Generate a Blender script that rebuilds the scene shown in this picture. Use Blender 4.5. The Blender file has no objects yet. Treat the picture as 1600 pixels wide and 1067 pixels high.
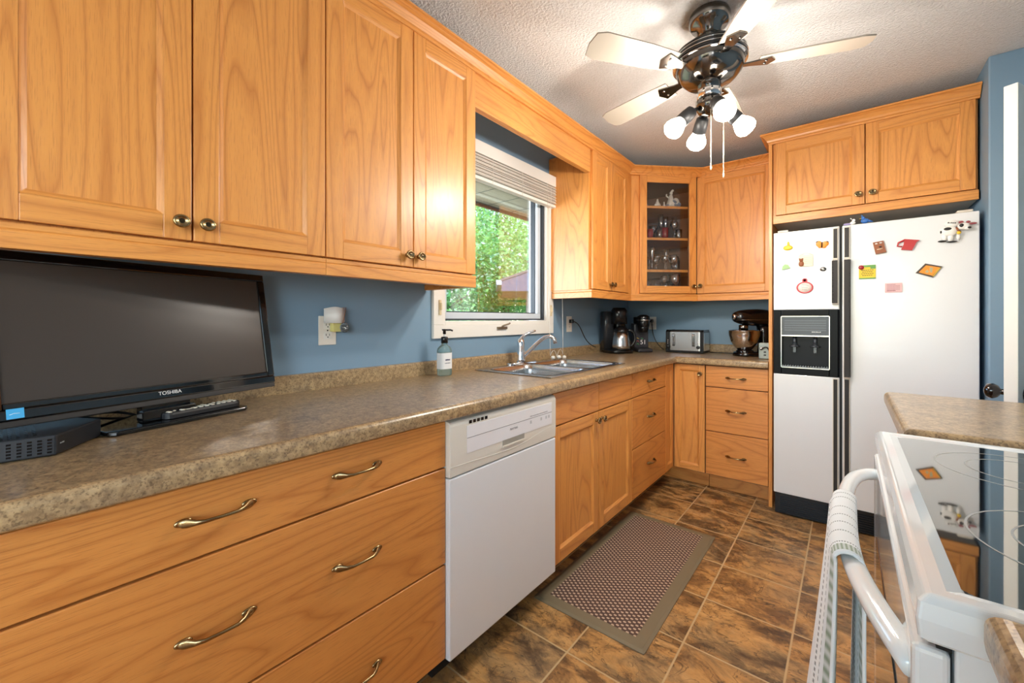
import bpy, bmesh, math, random
from mathutils import Vector, Matrix
random.seed(7)
PI = math.pi
SC = bpy.context.scene
COL = SC.collection

# ------------------------------------------------------------------ camera, world, sun, fill lamps, exposure
YAW = math.atan((1324.9 - 800) / 645.93)
cam_d = bpy.data.cameras.new('camera')
cam = bpy.data.objects.new('camera', cam_d); COL.objects.link(cam)
cam.location = (1.595, 0, 1.195)
cam.rotation_euler = (PI / 2, 0, YAW)
cam_d.sensor_width = 36; cam_d.sensor_fit = 'HORIZONTAL'
cam_d.lens = 36 * 645.93 / 1600
cam_d.shift_y = -(533.5 - 498.4) / 1600
cam_d.clip_start = 0.02; cam_d.clip_end = 200
SC.camera = cam

world = bpy.data.worlds.new('world'); SC.world = world; world.use_nodes = True
wn = world.node_tree.nodes; wl = world.node_tree.links
sky = wn.new('ShaderNodeTexSky'); sky.sky_type = 'NISHITA'; sky.sun_disc = False
sky.sun_elevation = math.radians(50); sky.sun_rotation = math.radians(60); sky.air_density = 1.2
wl.new(sky.outputs[0], wn['Background'].inputs[0]); wn['Background'].inputs[1].default_value = 1.5

def lamp(name, kind, loc, energy, color, rot=None, **kw):
    d = bpy.data.lights.new(name, kind); d.energy = energy; d.color = color
    for k, v in kw.items(): setattr(d, k, v)
    o = bpy.data.objects.new(name, d); COL.objects.link(o); o.location = loc
    if rot: o.rotation_euler = rot
    return o
sun = lamp('sun', 'SUN', (2, 2, 8), 5.5, (1, .95, .88), angle=.01)
sun.rotation_euler = Vector((-.75, -.25, -.8)).to_track_quat('-Z', 'Y').to_euler()
# added soft fill from behind the camera, set in an unseen rear opening
lamp('rear_fill', 'AREA', (1.2, -3.08, 1.12), 270, (.80, .90, 1.0), (PI / 2, 0, PI), shape='RECTANGLE', size=2.1, size_y=2.0)
# added side fill for the left cabinets, at an unseen opening behind the camera
lamp('side_fill', 'AREA', (3.16, -2.0, 1.45), 55, (.86, .93, 1.0), (0, PI / 2, 0), shape='RECTANGLE', size=1.3, size_y=1.7)
# added lamp standing in for skylight through the kitchen window, brightening the cabinet side
sk = lamp('window_fill', 'AREA', (-1.35, .15, 1.55), 110, (.86, .93, 1.0), shape='RECTANGLE', size=1.1, size_y=.8)
sk.rotation_euler = Vector((1.5, 2.2, .03)).to_track_quat('-Z', 'Y').to_euler()
BULB_W = 11.8
FAN = Vector((1.155, 1.82, 0))

SC.view_settings.view_transform = 'Standard'; SC.view_settings.look = 'None'
SC.view_settings.exposure = 0.30; SC.view_settings.gamma = 1; SC.view_settings.use_curve_mapping = False
SC.cycles.max_bounces = 10; SC.cycles.diffuse_bounces = 5; SC.cycles.glossy_bounces = 4
SC.cycles.transmission_bounces = 8; SC.cycles.transparent_max_bounces = 12
SC.cycles.sample_clamp_indirect = 6; SC.cycles.caustics_refractive = False; SC.cycles.caustics_reflective = False
SC.cycles.use_denoising = True

# ------------------------------------------------------------------ materials
def lin(r, g, b):
    f = lambda c: c / 12.92 if c <= .04045 else ((c + .055) / 1.055) ** 2.4
    return (f(r / 255), f(g / 255), f(b / 255), 1)
class NT:
    def __init__(s, name):
        s.m = bpy.data.materials.new(name); s.m.use_nodes = True
        s.n = s.m.node_tree.nodes; s.l = s.m.node_tree.links; s.b = s.n['Principled BSDF']
    def new(s, t, **kw):
        n = s.n.new(t)
        for k, v in kw.items(): setattr(n, k, v)
        return n
    def link(s, a, b): s.l.new(a, b)
    def put(s, inp, v):
        if hasattr(v, 'is_linked') or hasattr(v, 'links'): s.l.new(v, inp)
        else: inp.default_value = v
    def math(s, op, a, b=0.0, c=0.0):
        n = s.new('ShaderNodeMath', operation=op)
        for i, v in enumerate((a, b, c)): s.put(n.inputs[i], v)
        return n.outputs[0]
    def coords(s, scale=(1, 1, 1), rotz=0, rnd=0, which='Object'):
        tc = s.new('ShaderNodeTexCoord'); mp = s.new('ShaderNodeMapping')
        mp.inputs['Scale'].default_value = scale
        src = tc.outputs[which]
        if rotz:
            m2 = s.new('ShaderNodeMapping'); m2.inputs['Rotation'].default_value = (0, 0, rotz); s.link(src, m2.inputs[0]); src = m2.outputs[0]
        if rnd:
            oi = s.new('ShaderNodeObjectInfo'); cx = s.new('ShaderNodeCombineXYZ')
            for i, k in enumerate((1, 1.7, 2.3)): s.link(s.math('MULTIPLY', oi.outputs['Random'], rnd * k), cx.inputs[i])
            ad = s.new('ShaderNodeVectorMath', operation='ADD'); s.link(src, ad.inputs[0]); s.link(cx.outputs[0], ad.inputs[1]); src = ad.outputs[0]
        s.link(src, mp.inputs[0]); return mp.outputs[0]
    def noise(s, vec, scale, detail=2, rough=.5, dist=0):
        n = s.new('ShaderNodeTexNoise'); s.link(vec, n.inputs['Vector']); n.inputs['Scale'].default_value = scale
        n.inputs['Detail'].default_value = detail; n.inputs['Roughness'].default_value = rough; n.inputs['Distortion'].default_value = dist
        return n.outputs['Fac']
    def ramp(s, fac, stops, interp='LINEAR'):
        n = s.new('ShaderNodeValToRGB'); s.link(fac, n.inputs[0]); e = n.color_ramp.elements; n.color_ramp.interpolation = interp
        while len(e) < len(stops): e.new(.5)
        for x, (p, c) in zip(e, stops): x.position = p; x.color = c
        return n.outputs[0]
    def mix(s, fac, a, b, mode='MIX'):
        n = s.new('ShaderNodeMix', data_type='RGBA', blend_type=mode)
        s.put(n.inputs[0], fac); s.put(n.inputs[6], a); s.put(n.inputs[7], b); return n.outputs[2]
    def bump(s, h, strength, dist=.001):
        n = s.new('ShaderNodeBump'); n.inputs['Strength'].default_value = strength; n.inputs['Distance'].default_value = dist
        s.link(h, n.inputs['Height']); s.link(n.outputs[0], s.b.inputs['Normal'])
    def base(s, c): s.put(s.b.inputs['Base Color'], c)
    def set(s, **kw):
        for k, v in kw.items(): s.put(s.b.inputs[k.replace('_', ' ')], v)
def W(v): return (v, v, v, 1)

def plain(name, rgb, rough=.5, metal=0, coat=0, var=.05, spec=.5):
    t = NT(name); c = lin(*rgb)
    v = t.noise(t.coords(), 9, 3)
    t.base(t.mix(v, tuple(x * (1 - var) for x in c[:3]) + (1,), tuple(min(1, x * (1 + var)) for x in c[:3]) + (1,)))
    t.set(Roughness=rough, Metallic=metal, Coat_Weight=coat)
    t.b.inputs['Specular IOR Level'].default_value = spec
    return t.m

def oak(name, axis, rotz=0, tint=(1, 1, 1)):
    t = NT(name)
    lo, hi = 1.0, 1.0
    def sc(a, c):
        v = [c, c, c]; v['xyz'.index(axis)] = a; return tuple(v)
    big = t.noise(t.coords(sc(.50, 5.2), rotz, 13), 1.0, 2.0, .42, .2)
    ring = t.math('FRACT', t.math('MULTIPLY', big, 22.0))
    line = t.ramp(ring, [(0, W(.15)), (.10, W(.6)), (.4, W(1)), (.85, W(.8)), (.96, W(.25)), (1, W(0))])
    streak = t.noise(t.coords(sc(1.6, 42), rotz, 7), 1.0, 3, .6)
    pores = t.noise(t.coords(sc(22, 620), rotz, 3), 1.0, 2, .6)
    base = t.mix(line, lin(180, 110, 46), lin(228, 162, 84))
    base = t.mix(t.math('MULTIPLY', streak, .55), base, lin(212, 140, 64))
    pf = t.ramp(pores, [(.34, W(0)), (.46, W(1))])
    col = t.mix(t.math('MULTIPLY', t.math('SUBTRACT', 1, pf), .42), base, lin(166, 98, 44))
    tone = t.noise(t.coords(sc(.6, 1.2), rotz, 21), 1.0, 1)
    col = t.mix(t.math('MULTIPLY', tone, .35), col, lin(220, 148, 78))
    if tint != (1, 1, 1): col = t.mix(1.0, col, tint + (1,), 'MULTIPLY')
    t.base(col); t.set(Roughness=.42, Coat_Weight=.35, Coat_Roughness=.28)
    t.bump(pf, .25, .0004)
    return t.m
OZ, OX, OY = oak('oak_vertical', 'z'), oak('oak_along_x', 'x'), oak('oak_along_y', 'y')
OD = oak('oak_diagonal', 'x', -PI / 4)
WT = (.80, .66, .56)
TX, TY = oak('drawer_oak_along_x', 'x', 0, (.93, .86, .80)), oak('drawer_oak_along_y', 'y', 0, (.90, .83, .80))

def laminate():
    t = NT('speckled_laminate'); v = t.coords((1, 1, 1))
    a = t.noise(v, 7, 4, .6, .6); b = t.noise(v, 60, 4, .65); c = t.noise(v, 190, 2)
    col = t.ramp(a, [(.3, lin(144, 122, 92)), (.5, lin(174, 148, 110)), (.7, lin(130, 114, 94))])
    col = t.mix(t.ramp(b, [(.38, W(0)), (.62, W(1))]), t.mix(.5, col, lin(104, 82, 58)), t.mix(.35, col, lin(200, 172, 128)))
    col = t.mix(t.ramp(c, [(.52, W(0)), (.66, W(.6))]), col, lin(78, 60, 44))
    t.base(col); t.set(Roughness=.3, Coat_Weight=.25, Coat_Roughness=.2); t.bump(c, .08, .0004); return t.m
LAM = laminate()

def slate():
    t = NT('slate_tile_floor'); tc = t.new('ShaderNodeTexCoord'); sp = t.new('ShaderNodeSeparateXYZ'); t.link(tc.outputs['Object'], sp.inputs[0])
    P = .3100
    def grid(o, off):
        q = t.math('DIVIDE', t.math('SUBTRACT', o, off), P); return t.math('FLOOR', q), t.math('FRACT', q)
    fx, rx = grid(sp.outputs[0], .1925); fy, ry = grid(sp.outputs[1], .035)
    edge = lambda r: t.math('MINIMUM', r, t.math('SUBTRACT', 1, r))
    d = t.math('MINIMUM', edge(rx), edge(ry))
    grout = t.ramp(d, [(.0085, W(1)), (.0125, W(0))])
    cid = t.new('ShaderNodeCombineXYZ'); t.link(fx, cid.inputs[0]); t.link(fy, cid.inputs[1])
    wn_ = t.new('ShaderNodeTexWhiteNoise', noise_dimensions='2D'); t.link(cid.outputs[0], wn_.inputs[0])
    off = t.new('ShaderNodeVectorMath', operation='MULTIPLY_ADD'); t.link(wn_.outputs['Color'], off.inputs[0])
    off.inputs[1].default_value = (9, 9, 9); t.link(tc.outputs['Object'], off.inputs[2]); v = off.outputs[0]
    st = t.new('ShaderNodeMapping'); st.inputs['Scale'].default_value = (1, 1.7, 1); st.inputs['Rotation'].default_value = (0, 0, .25); t.link(v, st.inputs[0]); v = st.outputs[0]
    a = t.noise(v, 2.7, 8, .66, .5); b = t.noise(v, 6.5, 10, .72, .5); c = t.noise(v, 34, 6, .7)
    col = t.ramp(a, [(.32, lin(70, 58, 44)), (.41, lin(120, 88, 52)), (.49, lin(190, 144, 86)), (.57, lin(150, 122, 84)), (.66, lin(92, 78, 58))])
    col = t.mix(t.ramp(b, [(.40, W(.85)), (.52, W(0))]), col, lin(58, 44, 34))
    col = t.mix(t.ramp(b, [(.53, W(0)), (.66, W(.7))]), col, lin(214, 172, 114))
    col = t.mix(t.math('MULTIPLY', wn_.outputs['Value'], .22), col, lin(178, 122, 64))
    crack = t.math('ABSOLUTE', t.math('SUBTRACT', t.noise(v, 5.5, 3, .6, 1.2), .5))
    cr = t.ramp(crack, [(.0, W(.7)), (.010, W(0))])
    col = t.mix(cr, col, lin(48, 36, 28))
    col = t.mix(grout, col, lin(190, 164, 122))
    t.base(col); t.set(Roughness=t.ramp(c, [(.3, W(.30)), (.7, W(.5))]))
    h = t.math('SUBTRACT', t.math('MULTIPLY', b, .8), t.math('ADD', t.math('MULTIPLY', grout, .8), t.math('MULTIPLY', cr, .4)))
    t.bump(h, .35, .003); return t.m
SLATE = slate()

def stucco():
    t = NT('stippled_ceiling'); v = t.coords()
    n = t.noise(v, 95, 4, .6); t.base(t.mix(n, lin(216, 215, 213), lin(240, 240, 240))); t.set(Roughness=.9)
    t.bump(t.ramp(n, [(.35, W(0)), (.65, W(1))]), .8, .006); return t.m
def paint(name, rgb):
    t = NT(name); v = t.coords(); n = t.noise(v, 260, 2); c = lin(*rgb)
    t.base(t.mix(t.noise(v, 2, 2), c, tuple(x * .95 for x in c[:3]) + (1,))); t.set(Roughness=.55); t.bump(n, .08, .0006); return t.m
CEIL = stucco(); BLUE = paint('blue_wall_paint', (122, 152, 176)); WHITEP = paint('white_trim_paint', (232, 230, 224)); CREAM = paint('off_white_wall', (214, 212, 206))
APPL = plain('white_enamel', (222, 226, 230), .22, 0, .3, .01); APPW = plain('warm_white_plastic', (216, 212, 202), .35, 0, 0, .01)
RANGEW = plain('range_white_enamel', (228, 234, 236), .12, 0, .6, .01)
BLACK = plain('black_plastic', (16, 16, 18), .25); BLACKM = plain('matte_black_plastic', (26, 27, 30), .5); GLOSSB = plain('gloss_black', (8, 8, 10), .08, 0, .5)
DARKG = plain('dark_grey_insert', (50, 48, 48), .5, 0, 0, .05, .25); STEEL = plain('brushed_steel', (190, 190, 190), .24, 1); CHROME = plain('chrome', (225, 225, 228), .06, 1)
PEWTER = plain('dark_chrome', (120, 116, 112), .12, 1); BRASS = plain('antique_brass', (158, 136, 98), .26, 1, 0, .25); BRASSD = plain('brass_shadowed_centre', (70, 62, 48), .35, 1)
GREYT = plain('grey_print', (120, 120, 122), .5); RUBBER = plain('khaki_rubber', (120, 108, 84), .6); SCREEN = plain('tv_screen', (62, 54, 48), .24, 0, 0, .02)
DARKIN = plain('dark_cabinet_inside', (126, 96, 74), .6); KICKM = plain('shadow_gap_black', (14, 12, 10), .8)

def emis(name, rgb, s):
    t = NT(name); t.base(lin(*rgb)); t.b.inputs['Emission Color'].default_value = lin(*rgb); t.b.inputs['Emission Strength'].default_value = s; return t.m
def glass(name, rgb=(255, 255, 255), rough=0.0, ior=1.45, alpha=1):
    t = NT(name); t.base(lin(*rgb)); t.set(Roughness=rough, IOR=ior, Transmission_Weight=1.0); return t.m
def pane_mat(name, tintv=.96, refl=.08):
    t = NT(name); tr = t.new('ShaderNodeBsdfTransparent'); gl = t.new('ShaderNodeBsdfGlossy'); mx = t.new('ShaderNodeMixShader')
    tr.inputs[0].default_value = W(tintv); gl.inputs['Roughness'].default_value = .02; lw = t.new('ShaderNodeLayerWeight'); lw.inputs[0].default_value = .35
    t.link(t.math('ADD', t.math('MULTIPLY', lw.outputs['Fresnel'], .5), refl * .3), mx.inputs[0]); t.link(tr.outputs[0], mx.inputs[1]); t.link(gl.outputs[0], mx.inputs[2])
    t.link(mx.outputs[0], t.n['Material Output'].inputs[0]); return t.m
PANE = pane_mat('window_glass'); THIN = pane_mat('thin_drinking_glass', .88, .8); REDG = plain('red_glass', (120, 26, 22), .08, 0, .4)
BULBM = emis('lit_bulb', (255, 244, 226), 9.0)

# ------------------------------------------------------------------ geometry helpers
class G:
    """collects shapes into one mesh; every call may carry a material index"""
    def __init__(s, mat=None): s.bm = bmesh.new(); s.M = mat or Matrix.Identity(4); s.i = 0; s.sm = False
    def v(s, p): return s.bm.verts.new(s.M @ Vector(p))
    def f(s, vs):
        try: q = s.bm.faces.new(vs)
        except ValueError: return None
        q.material_index = s.i; q.smooth = s.sm; return q
    def box(s, x0, y0, z0, x1, y1, z1):
        x0, x1 = sorted((x0, x1)); y0, y1 = sorted((y0, y1)); z0, z1 = sorted((z0, z1))
        c = [s.v(p) for p in ((x0, y0, z0), (x1, y0, z0), (x1, y1, z0), (x0, y1, z0), (x0, y0, z1), (x1, y0, z1), (x1, y1, z1), (x0, y1, z1))]
        for q in ((3, 2, 1, 0), (4, 5, 6, 7), (0, 1, 5, 4), (1, 2, 6, 5), (2, 3, 7, 6), (3, 0, 4, 7)): s.f([c[k] for k in q])
        return s
    def loft(s, rings, cap=True, closed=True):
        R = [[s.v(p) for p in r] for r in rings]; n = len(R[0])
        for a, b in zip(R, R[1:]):
            for k in range(n if closed else n - 1): s.f([a[k], a[(k + 1) % n], b[(k + 1) % n], b[k]])
        if cap: s.f(R[0][::-1]); s.f(R[-1])
        return s
    def prism(s, poly, lo, hi, axis='z'):
        def P(p, h): return {'z': (p[0], p[1], h), 'x': (h, p[0], p[1]), 'y': (p[0], h, p[1])}[axis]
        return s.loft([[P(p, lo) for p in poly], [P(p, hi) for p in poly]])
    def lathe(s, prof, c=(0, 0, 0), seg=28, axis=(0, 0, 1), sy=1.0):
        q = Vector((0, 0, 1)).rotation_difference(Vector(axis).normalized()); c = Vector(c); old = s.sm; s.sm = True
        rings = [[c + q @ Vector((max(r, 1e-4) * math.cos(2 * PI * k / seg), sy * max(r, 1e-4) * math.sin(2 * PI * k / seg), h)) for k in range(seg)] for r, h in prof]
        s.loft(rings); s.sm = old; return s
    def cyl(s, a, b, r, r2=None, seg=20):
        a, b = Vector(a), Vector(b); d = b - a; s.lathe([(r, 0), (r if r2 is None else r2, d.length)], a, seg, d)
        return s
    def tube(s, pts, r, seg=10, rs=None, flat=None):
        pts = [Vector(p) for p in pts]; old = s.sm; s.sm = True; rings = []; prev = None
        for k, p in enumerate(pts):
            d = (pts[min(k + 1, len(pts) - 1)] - pts[max(k - 1, 0)]).normalized()
            if prev is None:
                up = Vector((0, 0, 1)) if abs(d.z) < .9 else Vector((1, 0, 0)); n = d.cross(up).normalized()
            else: n = (prev - d * prev.dot(d)).normalized()
            prev = n; b = d.cross(n); rr = rs[k] if rs else r; fl = flat[k] if flat else 1
            rings.append([p + n * rr * math.cos(2 * PI * j / seg) + b * rr * fl * math.sin(2 * PI * j / seg) for j in range(seg)])
        s.loft(rings); s.sm = old; return s
    def ell(s, c, rx, ry, rz, seg=18, rings=10):
        old = s.sm; s.sm = True; R = []
        for i in range(rings + 1):
            a = PI * i / rings - PI / 2; cr = max(math.cos(a), .02)
            R.append([(c[0] + rx * cr * math.cos(2 * PI * k / seg), c[1] + ry * cr * math.sin(2 * PI * k / seg), c[2] + rz * math.sin(a)) for k in range(seg)])
        s.loft(R); s.sm = old; return s
    def sweep(s, prof, path, closed_prof=True, cap=True):
        """profile (out, z) swept along an XY path with mitred corners; out = left-hand normal turned right"""
        rings = []; n = len(path)
        for k in range(n):
            p = Vector(path[k][:2]); ds = []
            if k > 0: ds.append((p - Vector(path[k - 1][:2])).normalized())
            if k < n - 1: ds.append((Vector(path[k + 1][:2]) - p).normalized())
            ns = [Vector((d.y, -d.x)) for d in ds]; m = sum(ns, Vector((0, 0)));  m.normalize(); m = m / max(.3, m.dot(ns[0]))
            z = path[k][2] if len(path[k]) > 2 else 0
            rings.append([(p.x + m.x * o, p.y + m.y * o, h + z) for o, h in prof])
        return s.loft(rings, cap, closed_prof)
def bez(a, b, c, d, n=12):
    a, b, c, d = map(Vector, (a, b, c, d))
    return [a * (1 - t) ** 3 + b * 3 * t * (1 - t) ** 2 + c * 3 * t * t * (1 - t) + d * t ** 3 for t in [k / n for k in range(n + 1)]]

ROOT = {}
def thing(name, label, cat, loc=(0, 0, 0), rotz=0, group=None):
    o = bpy.data.objects.new(name, None); COL.objects.link(o); o.location = loc; o.rotation_euler = (0, 0, rotz); o.empty_display_size = .05
    o['label'] = label; o['category'] = cat
    if group: o['group'] = group
    ROOT[o.name] = Vector(loc); return o
def obj(name, g, mats, parent=None, bevel=0, local=False, seg=2, label=None, origin=None):
    """world-built geometry is re-based on the thing's origin; local=True: already relative to it"""
    bm = g.bm
    bmesh.ops.recalc_face_normals(bm, faces=bm.faces[:])
    off = Vector((0, 0, 0)) if local else (ROOT.get(parent.name, Vector((0, 0, 0))) if parent else Vector(origin or (0, 0, 0)))
    if off.length: bmesh.ops.translate(bm, vec=-off, verts=bm.verts[:])
    me = bpy.data.meshes.new(name); bm.to_mesh(me); bm.free()
    for m in (mats if isinstance(mats, (list, tuple)) else [mats]): me.materials.append(m)
    o = bpy.data.objects.new(name, me); COL.objects.link(o)
    if parent: o.parent = parent; ROOT[o.name] = ROOT.get(parent.name, Vector((0, 0, 0)))
    elif origin: o.location = origin; ROOT[o.name] = Vector(origin)
    if bevel:
        b = o.modifiers.new('bevel', 'BEVEL'); b.width = bevel; b.segments = seg; b.limit_method = 'ANGLE'; b.angle_limit = math.radians(40)
    if label: o['label'] = label
    return o
def struct(name, g, m, **kw): o = obj(name, g, m, **kw); o['kind'] = 'structure'; return o
def tag(o, label, cat, group=None):
    o['label'] = label; o['category'] = cat
    if group: o['group'] = group
    return o
def place(name, mesh, parent, pos, rot3):
    o = bpy.data.objects.new(name, mesh); COL.objects.link(o); o.parent = parent
    o.matrix_local = Matrix.Translation(Vector(pos) - ROOT.get(parent.name, Vector((0, 0, 0)))) @ rot3.to_4x4(); ROOT[o.name] = Vector(pos); return o
def text(name, body, size, m, parent, pos, rot3, depth=.0004, align='LEFT', local=False):
    c = bpy.data.curves.new(name, 'FONT'); c.body = body; c.size = size; c.extrude = depth; c.align_x = align; c.materials.append(m)
    tmp = bpy.data.objects.new(name, c); me = bpy.data.meshes.new_from_object(tmp); bpy.data.objects.remove(tmp); me.name = name
    o = bpy.data.objects.new(name, me); COL.objects.link(o); o.parent = parent; ROOT[o.name] = ROOT.get(parent.name, Vector((0, 0, 0)))
    p = Vector(pos) if local else Vector(pos) - ROOT.get(parent.name, Vector((0, 0, 0)))
    o.matrix_local = Matrix.Translation(p) @ rot3.to_4x4(); return o
def basis(u):
    u = Vector(u).normalized(); v = Vector((0, 0, 1)); w = u.cross(v); return Matrix((u, v, w)).transposed()
BL, BB, BD, BR = basis((0, 1, 0)), basis((1, 0, 0)), basis((1, 1, 0)), basis((0, -1, 0))
def FM(B, o): return Matrix.Translation(Vector(o)) @ B.to_4x4()

# ------------------------------------------------------------------ the room
g = G(); g.box(-.0, -3.2, -.1, 3.3, 3.85, 0); struct('floor', g, SLATE)
g = G(); g.box(-.14, -3.2, 2.44, 3.3, 3.85, 2.56); struct('ceiling', g, CEIL)
WY0, WY1, WZ0, WZ1 = 1.395, 2.335, 1.165, 2.08
g = G(); g.box(-.14, -3.2, -.1, 0, WY0, 2.44); g.box(-.14, WY1, -.1, 0, 3.85, 2.44); g.box(-.14, WY0, -.1, 0, WY1, WZ0); g.box(-.14, WY0, WZ1, 0, WY1, 2.44)
struct('wall_left', g, BLUE)
g = G(); g.box(0, 3.69, 0, 3.2, 3.85, 2.44); struct('wall_back', g, BLUE)
g = G(); g.box(2.112, 2.945, 0, 2.46, 3.69, 2.44); struct('wall_stub', g, BLUE, bevel=.006)
g = G(); g.box(2.44, -.92, 0, 2.56, 2.945, 2.44); struct('wall_right', g, BLUE)
g = G(); g.box(0, -3.2, 0, .12, -3.05, 2.44); g.box(2.3, -3.2, 0, 3.2, -3.05, 2.44); g.box(.12, -3.2, 2.15, 2.3, -3.05, 2.44); struct('wall_rear', g, CREAM)
g = G(); g.box(3.18, -3.05, 0, 3.3, -2.85, 2.44); g.box(3.18, -1.15, 0, 3.3, -.6, 2.44); g.box(3.18, -2.85, 0, 3.3, -1.15, .80); g.box(3.18, -2.85, 2.10, 3.3, -1.15, 2.44); g.box(2.56, -.74, 0, 3.18, -.6, 2.44); struct('wall_dining', g, CREAM)

# interior door standing open, seen edge-on beyond the peninsula counter
dth = math.atan2(2.90 - 2.27, 2.385 - 2.05)
d0 = Vector((2.045, 2.262, 0)); DM = Matrix.Translation(d0) @ Matrix.Rotation(dth, 4, 'Z')
door = obj('door_1', G(DM).box(0, -.0175, .012, .72, .0175, 2.03), WHITEP, bevel=.002); door['kind'] = 'structure'
for sgn in (-1, 1):
    g = G(DM); g.lathe([(.026, 0), (.028, .004), (.012, .008), (.010, .026), (.022, .034), (.029, .046), (.026, .060), (.012, .067), (.001, .068)], (.062, sgn * .0175, .925), 24, (0, sgn, 0))
    obj('door_knob', g, GLOSSB, door)

# kitchen window: casing, sash, glass, crank
g = G(); o0, o1, z0, z1 = 1.332, 2.395, 1.098, 2.15
for b in ((o0, z0, o1, WZ0), (o0, WZ1, o1, z1), (o0, WZ0, WY0, WZ1), (WY1, WZ0, o1, WZ1)): g.box(0, b[0], b[1], .018, b[2], b[3])
for b in ((WY0, WZ0, WY0 + .018, WZ1), (WY1 - .018, WZ0, WY1, WZ1), (WY0 + .018, WZ0, WY1 - .018, WZ0 + .02), (WY0 + .018, WZ1 - .02, WY1 - .018, WZ1)): g.box(-.135, b[0], b[1], .012, b[2], b[3])
win = struct('window_1', g, WHITEP, bevel=.002)
a0, a1, c0, c1 = WY0 + .02, WY1 - .02, WZ0 + .022, WZ1 - .022
def ring(g, y0, zz0, y1, zz1, w, xa, xb):
    for b in ((y0, zz0, y1, zz0 + w), (y0, zz1 - w, y1, zz1), (y0, zz0 + w, y0 + w, zz1 - w), (y1 - w, zz0 + w, y1, zz1 - w)): g.box(xa, b[0], b[1], xb, b[2], b[3])
g = G(); ring(g, a0, c0, a1, c1, .010, -.03, -.006); obj('gasket', g, plain('dark_seal', (52, 56, 62), .6), win)
g = G(); ring(g, a0 + .004, c0 + .004, a1 - .004, c1 - .004, .040, -.085, -.030); obj('sash', g, plain('sash_white_vinyl', (206, 216, 226), .4), win, .003)
g = G(); ring(g, a0 + .044, c0 + .044, a1 - .044, c1 - .044, .006, -.082, -.050); obj('glazing_bead', g, plain('bead_dark', (40, 48, 60), .5), win)
g = G(); g.box(-.070, a0 + .046, c0 + .046, -.064, a1 - .046, c1 - .046); obj('pane', g, PANE, win)
CRANK = plain('bronze_crank', (124, 110, 92), .4, .6)
g = G(); g.box(.018, 1.80, 1.135, .030, 1.885, 1.150); g.tube(bez((.032, 1.83, 1.150), (.04, 1.85, 1.165), (.045, 1.87, 1.160), (.05, 1.885, 1.172)), .005)
obj('crank_handle', g, CRANK, win, .002)
for yy in (1.362, 2.352):
    g = G(); g.box(.018, yy, 1.215, .026, yy + .014, 1.29); g.box(.024, yy + .003, 1.24, .036, yy + .010, 1.275); obj('latch', g, plain('cream_latch', (214, 196, 160), .4), win, .002)

# frame of the unseen rear opening, added for the fill lamp
g = G()
for b in ((.12, 0, .17, 2.15), (2.25, 0, 2.3, 2.15), (.17, 2.10, 2.25, 2.15), (1.19, 0, 1.24, 2.10)): g.box(b[0], -3.14, b[1], b[2], -3.05, b[3])
struct('fill_opening_frame', g, WHITEP)

# blind rolled up at the top of the window
bl = thing('window_blind', 'white slatted blind raised to the top of the kitchen window', 'blind', (.05, 1.88, 2.15))
g = G(); g.box(.019, 1.305, 2.088, .058, 2.412, 2.158); obj('valance', g, WHITEP, bl, .003)
g = G()
for k in range(17):
    z = 2.078 - k * .0062 - (.004 if k > 8 else 0); t = .0035 * math.sin(k * 2.1)
    g.box(.020 + t, 1.315, z - .0013, .058 + t, 2.402, z + .0013)
obj('slats', g, plain('blind_slat_white', (226, 222, 214), .45), bl, label='stack of closed white slats')
g = G(); g.box(.018, 1.313, 1.948, .056, 2.404, 1.966); obj('bottom_rail', g, WHITEP, bl, .003)
for yy in (1.45, 1.72, 1.99, 2.26): g = G(); g.tube([(.060, yy, 2.09), (.0625, yy, 2.0), (.060, yy, 1.945)], .0012, 6); obj('ladder_cord', g, WHITEP, bl)
g = G(); g.tube([(.062, 2.30, 2.07), (.064, 2.285, 1.7), (.07, 2.262, 1.3), (.09, 2.245, 1.04), (.095, 2.24, .955)], .0014, 6); obj('pull_cord', g, WHITEP, bl)
g = G(); g.tube([(.062, 2.372, 2.07), (.066, 2.40, 1.7), (.075, 2.42, 1.3), (.09, 2.40, 1.06), (.10, 2.385, .955)], .0014, 6); g.tube(bez((.095, 2.24, .955), (.10, 2.27, 1.02), (.10, 2.30, .98), (.10, 2.31, .94)) + bez((.10, 2.31, .94), (.10, 2.33, .99), (.10, 2.36, 1.02), (.10, 2.385, .955)), .0014, 6)
obj('pull_cord', g, WHITEP, bl)
for c in ((.11, 2.25, .9445), (.118, 2.31, .9445), (.11, 2.385, .9385)):
    g = G(); g.ell(c, .013, .017, .0125); obj('tassel', g, WHITEP, bl)

def dashes(name, par, M, n, w, gap, h, m, thick=.0005, local=False, seed=1):
    """a line of tiny print, too small to read: short uneven marks"""
    g = G(M); x = 0; q = random.Random(seed)
    for k in range(n): ww = w * q.uniform(.5, 1.3); g.box(x, 0, 0, x + ww, h * q.uniform(.7, 1.0), thick); x += ww + gap * q.uniform(.6, 1.4)
    return obj(name, g, m, par, local=local)
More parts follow.
